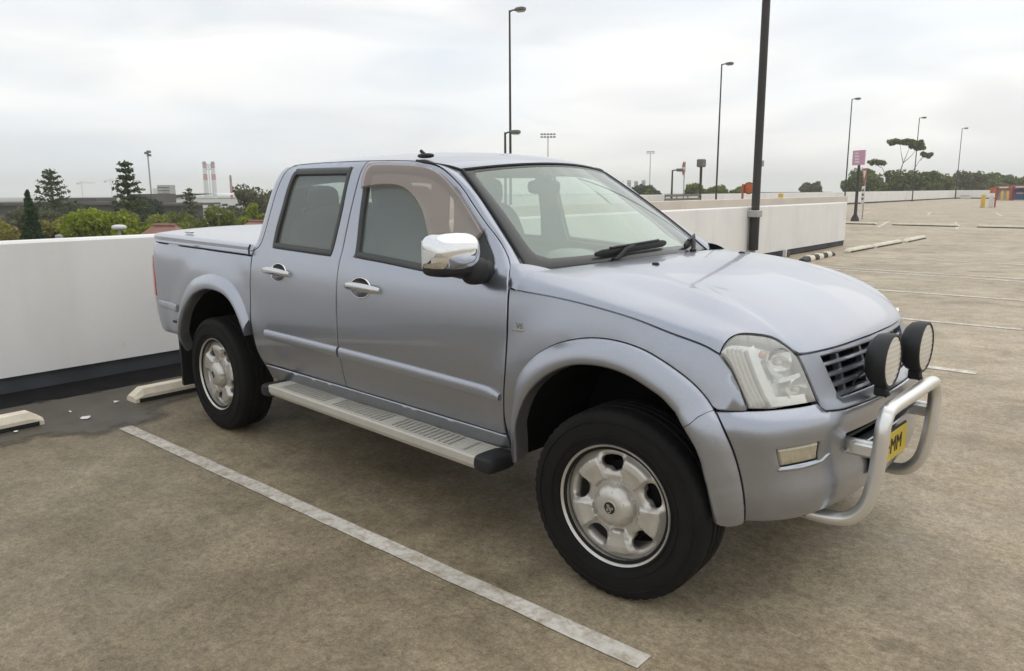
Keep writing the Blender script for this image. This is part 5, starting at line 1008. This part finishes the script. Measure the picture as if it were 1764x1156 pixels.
for k in range(5):
    q = math.radians(90 + 72 * k); c = (.147 * math.cos(q), .147 * math.sin(q)); hole = []
    for i in range(20):
        t = 2 * math.pi * i / 20; a = .037 * math.copysign(abs(math.cos(t)) ** .8, math.cos(t)); b = .0265 * math.copysign(abs(math.sin(t)) ** .8, math.sin(t)); wd = 1 + .22 * (b / .0265); b *= 1.08; a *= 1.05; hole.append((c[0] - math.sin(q) * a * wd + math.cos(q) * b, c[1] + math.cos(q) * a * wd + math.sin(q) * b))
    hs.append(hole)
face = panel([(.203 * math.cos(6.28318 * i / 72), .203 * math.sin(6.28318 * i / 72)) for i in range(72)], RIM, holes=hs, step=.0058, lip=.004, drop=.005, flange=.022)
face_me = face.mesh('wheel_face', M['alloy'])
mb = MB(); mb.lathe([(.190, .06), (.195, -.02), (.2035, -.052), (.2095, -.054), (.2110, -.084), (.2155, -.097), (.221, -.101), (.2235, -.098), (.222, -.088), (.212, -.08)], ax='y', n=72); lip_me = mb.mesh('rim_lip', M['alloy'])
mb = MB(); mb.lathe([(.19, .05), (.12, .045), (0, .045)], ax='y', n=40); mb.lathe([(.15, -.03), (.15, -.01), (.05, -.01), (.05, -.03)], ax='y', n=40); drum_me = mb.mesh('brake_disc', M['rubber'])
def capf(r, h, i):
    return r * (1 - .045 * (1 if (i % 12) in (0, 1, 2) else 0) * (1 if .05 < r else 0))
mb = MB(); mb.lathe([(.081, -.070), (.083, -.092), (.079, -.108), (.068, -.121), (.050, -.130), (.030, -.133), (.0275, -.1325), (.0265, -.1345), (.0235, -.1345), (.022, -.131)], ax='y', n=72, rfun=capf); cap_me = mb.mesh('hub_cap', M['alloy'])
mb = MB()
for k in range(6):
    q = 2 * math.pi * k / 6 + .3; c, s = math.cos(q), math.sin(q)
    mb.add([(.0845 * c - .001 * s, -.090, .0845 * s + .001 * c), (.0845 * c + .001 * s, -.090, .0845 * s - .001 * c), (.058 * c + .001 * s, -.1285, .058 * s - .001 * c), (.058 * c - .001 * s, -.1285, .058 * s + .001 * c)], [(0, 1, 2, 3)])
notch_me = mb.mesh('cap_notches', M['rubber'])
mb = MB(); mb.lathe([(.081, -.080), (.0855, -.0835), (.0875, -.080), (.0875, -.07)], ax='y', n=48); ring2_me = mb.mesh('cap_dark_ring', M['rubber'])  # black ring around the base of the hub cap
mb = MB(); mb.lathe([(.0225, -.1312), (0, -.1312)], ax='y', n=24); badge_me = mb.mesh('badge_ground', M['rubber'])
mb = MB()
def blob(pts, y0=-.1345, y1=-.131):
    k = len(pts); mb.add([(x * .001, y0, z * .001) for x, z in pts] + [(x * .001, y1, z * .001) for x, z in pts], [tuple(range(k)), tuple(range(k, 2 * k))[::-1]] + [(i, k + i, k + (i + 1) % k, (i + 1) % k) for i in range(k)])
blob([(-12, 12), (-6, 16), (0, 13), (3, 7), (-2, 4), (-9, 6)]); blob([(-6, 6), (2, 6), (8, 0), (9, -8), (5, -14), (-1, -9), (-3, -2)]); blob([(-15, -4), (-9, -2), (-3, -6), (-7, -12), (-13, -11)]); blob([(-11, 2), (-4, 4), (-2, 0), (-10, -2)]); blob([(8, 3), (14, 4), (17, -2), (12, -6), (9, -2)]); blob([(-8, -14), (2, -14), (4, -18), (-6, -19)])
emblem_me = mb.mesh('emblem', M['handle'], False)
for c, steer, flip in (((3.05, -.76, .3585), math.radians(5), False), ((0, -.76, .3585), 0, False), ((3.05, .76, .3585), math.radians(5), True), ((0, .76, .3585), 0, True)):
    w = wheel(None, c, steer, flip); ph = random.uniform(0, 6) if (flip or c[0] == 0) else 0
    for nm, me in (('tyre', tyre_me), ('sidewall_rings', ring_me), ('wheel_face', face_me), ('rim_lip', lip_me), ('brake_disc', drum_me), ('hub_cap', cap_me), ('cap_notches', notch_me), ('cap_ring', ring2_me), ('badge_ground', badge_me), ('emblem', emblem_me)):
        o = bpy.data.objects.new(nm, me); COL.objects.link(o); o.parent = w; o.rotation_euler = (0, {0: -.12}.get(ph, -.55), 0)
        if nm in ('wheel_face', 'rim_lip'): o.scale = (1.03, 1.12, 1.03) if nm == 'rim_lip' else (1.055, 1.06, 1.055)
# --- mirrors
mb = MB()
def msh(p):      # squarish shell, rounded front, flat back
    x, y, z = p; return (x - .012 * ((y + 1.0) / .115) ** 2 - .016 * ((z - 1.247) / .071) ** 2, y, z + (.012 if z > 1.24 else 0) * (1 - ((y + 1.0) / .12) ** 2))
mb.sup((2.375, -1.0, 1.247), (.062, .118, .071), .45, 32, 20, msh); mir = [obj('side_mirror', mb, M['chrome'], truck)]
mb = MB(); mb.sup((2.355, -.995, 1.198), (.066, .117, .040), .5, 24, 10); obj('mirror_base', mb, M['dark'], mir[0])
mb = MB(); mb.sup((2.385, -.895, 1.172), (.045, .055, .055), .7, 18, 10); mb.tube([(2.37, -.82, 1.160), (2.375, -.91, 1.172), (2.37, -.97, 1.19)], [.052, .042, .03], 10); obj('mirror_arm', mb, M['dark'], mir[0])
P = []
for v in np.linspace(-.42, -.12, 6):
    row = []
    for u in np.linspace(-1.50, -.42, 14):
        pw = lambda t: math.copysign(abs(t) ** .45, t); p = (2.375 + .0645 * pw(math.cos(v)) * pw(math.cos(u)), -1.0 + .1205 * pw(math.cos(v)) * pw(math.sin(u)), 1.247 + .071 * pw(math.sin(v))); row.append(msh(p))
    P.append(row)
P = np.array(P); P[..., 2] = 1.212 + (P[..., 2] - P[0, 0, 2]) / (P[-1, 0, 2] - P[0, 0, 2]) * .028
mb = MB(); mb.grid(P, flip=True); obj('mirror_indicator', mb, M['white_lens'], mir[0])
mb = MB(); mb.box((2.305, -1.0, 1.245), (.004, .10, .055), 0, .002); obj('mirror_glass', mb, M['chrome'], mir[0])
sail = [(2.200, 1.325), (2.218, 1.334), (2.284, 1.276), (2.350, 1.228), (2.404, 1.177), (2.397, 1.136), (2.36, 1.122), (2.21, 1.130), (2.22, 1.22)]
obj('mirror_sail', panel(sail, off=.010, lip=.008, drop=.008, flange=.01), M['dark'], dfn[0])
# --- nudge bar and driving lamps
nb = bpy.data.objects.new('nudge_bar', None); COL.objects.link(nb); nb.parent = truck
leg = [(3.44, -.400, .362), (3.56, -.392, .338), (3.66, -.375, .333), (3.725, -.367, .352), (3.768, -.362, .41), (3.788, -.360, .50), (3.797, -.360, .60), (3.800, -.358, .685), (3.800, -.335, .725), (3.800, -.285, .745)]
path = cat(leg + [(3.798, -.02, .746)] + [(x - .012, -y - .055, z - .008) for x, y, z in leg[::-1]], 7); mb = MB(); mb.tube(path, .0258, 16); obj('hoop_tube', mb, M['steel'], nb)
for s in (-1, 1):
    mb = MB(); mb.box((3.70, s * .335, .60), (.09, .012, .03), 0, .006); mb.box((3.745, s * .335, .60), (.035, .03, .022), 0, .006); obj('mount_bracket', mb, M['steel'], nb)
for y in (-.172, .172):
    d = bpy.data.objects.new('driving_lamp', None); COL.objects.link(d); d.parent = truck; d.location = (3.752 if y < 0 else 3.765, y, .886); d.scale = (.66, .95, .97)
    mb = MB(); mb.lathe([(.0, -.115), (.045, -.113), (.075, -.100), (.094, -.075), (.101, -.04), (.102, .0), (.100, .012), (.094, .016), (.090, .012)], ax='x', n=40, rfun=lambda r, h, i: r * (1 - (.02 if (-.09 < h < -.02 and i % 2 and 3 < i < 17) else 0))); obj('housing', mb, M['rubber'], d)
    mb = MB(); zs_ = np.linspace(-.090, .090, 37); P = []
    for z in zs_: hw = math.sqrt(max(1e-6, .0905 ** 2 - z ** 2)); P.append([(.010 + .012 * (1 - (yy * hw / .09) ** 2 - (z / .09) ** 2) + .0012 * math.sin(z / .09 * 30), yy * hw, z) for yy in np.linspace(-1, 1, 11)])
    mb.grid(np.array(P), flip=True); obj('lens', mb, M['white_lens'], d)
    mb = MB(); mb.box((-.035, 0, -.112), (.03, .022, .022), 0, .006); mb.tube([(-.02, 0, -.10), (0.0, 0, -.135)], .014, 8); obj('bracket', mb, M['dark'], d)
    mb = MB(); mb.tube(cat([(-.10, .0, -.03), (-.15, -.03, -.07), (-.16, -.06, -.10)], 5), .005, 6); obj('cable', mb, M['dark'], d)
pl = bpy.data.objects.new('number_plate', None); COL.objects.link(pl); pl.parent = truck; pl.location = (3.728, -.01, .520); pl.rotation_euler = (0, 0, math.pi / 2)
mb = MB(); mb.box((0, 0, 0), (.186, .003, .056), 0, .002); obj('plate', mb, M['plate'], pl); mb = MB(); mb.box((0, .006, 0), (.192, .004, .062), 0, .002); obj('plate_holder', mb, M['dark'], pl)
def text(name, s, size, m, parent, loc, rot, ext=.0008, al='CENTER', shear=0.):
    cu = bpy.data.curves.new(name, 'FONT'); cu.body = s; cu.size = size; cu.extrude = ext; cu.align_x = al; cu.align_y = 'CENTER'; cu.shear = shear; cu.resolution_u = 2
    t = bpy.data.objects.new(name, cu); COL.objects.link(t); bpy.context.view_layer.update(); me = bpy.data.meshes.new_from_object(t.evaluated_get(bpy.context.evaluated_depsgraph_get())); bpy.data.objects.remove(t)
    me.materials.clear(); me.materials.append(m); o = bpy.data.objects.new(name, me); COL.objects.link(o); o.parent = parent; o.location = loc; o.rotation_euler = rot; return o
text('plate_lettering', 'BE·MM', .088, M['ink'], pl, (0, -.0042, 0), (math.pi / 2, 0, 0))
mb = MB(); mb.tube([(3.70, -.15, .54), (3.742, -.15, .54)], .012, 8); mb.tube([(3.70, .15, .54), (3.742, .15, .54)], .012, 8); obj('plate_stay', mb, M['dark'], pl)
# fender badge
b0 = soff(side, np.array([2.602]), np.array([.970]), np.array([.002]))[0]
text('fender_badge', 'V6', .034, M['chrome'], fen[0], tuple(b0), (math.pi / 2, 0, 0), .002, shear=.25)
mb = MB(); mb.box((b0[0], b0[1], .950), (.036, .002, .0035)); obj('badge_script', mb, M['chrome'], fen[0])
# --- cabin
mb = MB(); P = []
for x, z in ((1.98, .95), (2.02, 1.06), (2.12, 1.115), (2.30, 1.125), (2.50, 1.135), (2.64, 1.160)):
    P.append([(x + (.0 if abs(y) < .5 else -.06 * (abs(y) - .5) / .2), y, z + (.055 * math.exp(-((y + .37) / .2) ** 2) * math.exp(-((x - 2.14) / .12) ** 2)) + .012 * math.cos(y * 4) - (.0 if abs(y) < .6 else .02)) for y in np.linspace(-.72, .72, 33)])
mb.grid(np.array(P), flip=True); dash = obj('dashboard', mb, M['dash'], truck)
mb = MB(); mb.sup((2.12, .05, 1.15), (.13, .12, .045), .8, 18, 8); obj('dash_hood', mb, M['trim'], dash)
sw = bpy.data.objects.new('steering_wheel', None); COL.objects.link(sw); sw.parent = truck; sw.location = (1.93, -.37, 1.06); sw.rotation_euler = (0, math.radians(62), 0)
mb = MB(); mb.tube([(.19 * math.cos(a), .19 * math.sin(a), 0) for a in np.linspace(0, 2 * math.pi, 33)], .017, 8, False); obj('wheel_rim', mb, M['seat'], sw)
mb = MB(); mb.sup((0, 0, .0), (.07, .08, .03), .7, 14, 8)
for a in (.2, 2.94, 4.7): mb.tube([(0, 0, 0), (.18 * math.cos(a), .18 * math.sin(a), 0)], .016, 6)
obj('hub', mb, M['seat'], sw)
def seat(x, y, w):
    s = bpy.data.objects.new('seat', None); COL.objects.link(s); s.parent = truck; s.location = (x, y, .62)
    mb = MB(); mb.sup((.06, 0, .12), (.28, w, .11), .45, 20, 10); obj('cushion', mb, M['seat'], s)
    mb = MB(); mb.sup((-.25, 0, .46), (.085, w * .98, .34), .5, 20, 12, lambda p: (p[0] - .28 * (p[2] - .2), p[1] * (1 - .25 * max(0, p[2] - .45)), p[2])); obj('backrest', mb, M['seat'], s)
    return s
def headrest(s, x, y, z=.86):
    mb = MB(); mb.sup((x, y, z), (.05, .13, .085), .6, 16, 10); obj('headrest', mb, M['seat'], s)
    mb = MB(); mb.tube([(x, y - .05, z - .16), (x, y - .05, z - .05)], .008, 6); mb.tube([(x, y + .05, z - .16), (x, y + .05, z - .05)], .008, 6); obj('headrest_posts', mb, M['galv'], s)
for y in (-.36, .36): s = seat(1.62, y, .25); headrest(s, -.43, 0)
s = seat(.92, 0, .66)
for y in (-.38, .38): headrest(s, -.42, y, .82)
mb = MB(); mb.sup((1.96, .02, 1.505), (.018, .12, .036), .5, 16, 8); rv = obj('rear_view_mirror', mb, M['dark'], truck); mb = MB(); mb.tube([(1.97, .02, 1.52), (2.02, .02, 1.575)], .012, 6); obj('mirror_stem', mb, M['dark'], rv)
mb = MB(); mb.box((1.86, .32, 1.585), (.08, .17, .008), 0, .004); mb.box((1.86, -.32, 1.585), (.08, .17, .008), 0, .004); obj('sun_visors', mb, M['trim'], truck)
# headliner and inner pillars
P = []
for e, c in zip(Ed[2:-3], Cd[2:-3]): P.append([(c[0] + (e[0] - c[0]) * t * t - .01, abs(e[1]) * t * .97, c[2] + (e[2] - c[2]) * abs(t) ** 2.4 - .03) for t in np.linspace(-1, 1, 15)])
mb = MB(); mb.grid(np.array(P)); obj('headliner', mb, M['trim'], truck)
pair('inner_pillar', panel([(1.30, 1.17), (1.45, 1.17), (1.45, 1.62), (1.34, 1.62)], off=-.035, rim=False, step=.08), M['trim'])

# ------------------------------------------------------------------ air
mb = MB(); mb.box((0, 0, 15.0), (2700, 2700, 26.0)); hz = obj('haze', mb, None, None, False); hz['kind'] = 'stuff'
hm = bpy.data.materials.new('haze_air'); hm.use_nodes = True; t = hm.node_tree; t.nodes.clear(); o_ = t.nodes.new("ShaderNodeOutputMaterial"); v_ = t.nodes.new("ShaderNodeVolumePrincipled")
v_.inputs['Color'].default_value = (1, .985, .955, 1); v_.inputs['Density'].default_value = .0006; v_.inputs['Anisotropy'].default_value = .2; t.links.new(v_.outputs[0], o_.inputs['Volume']); hz.data.materials.append(hm)
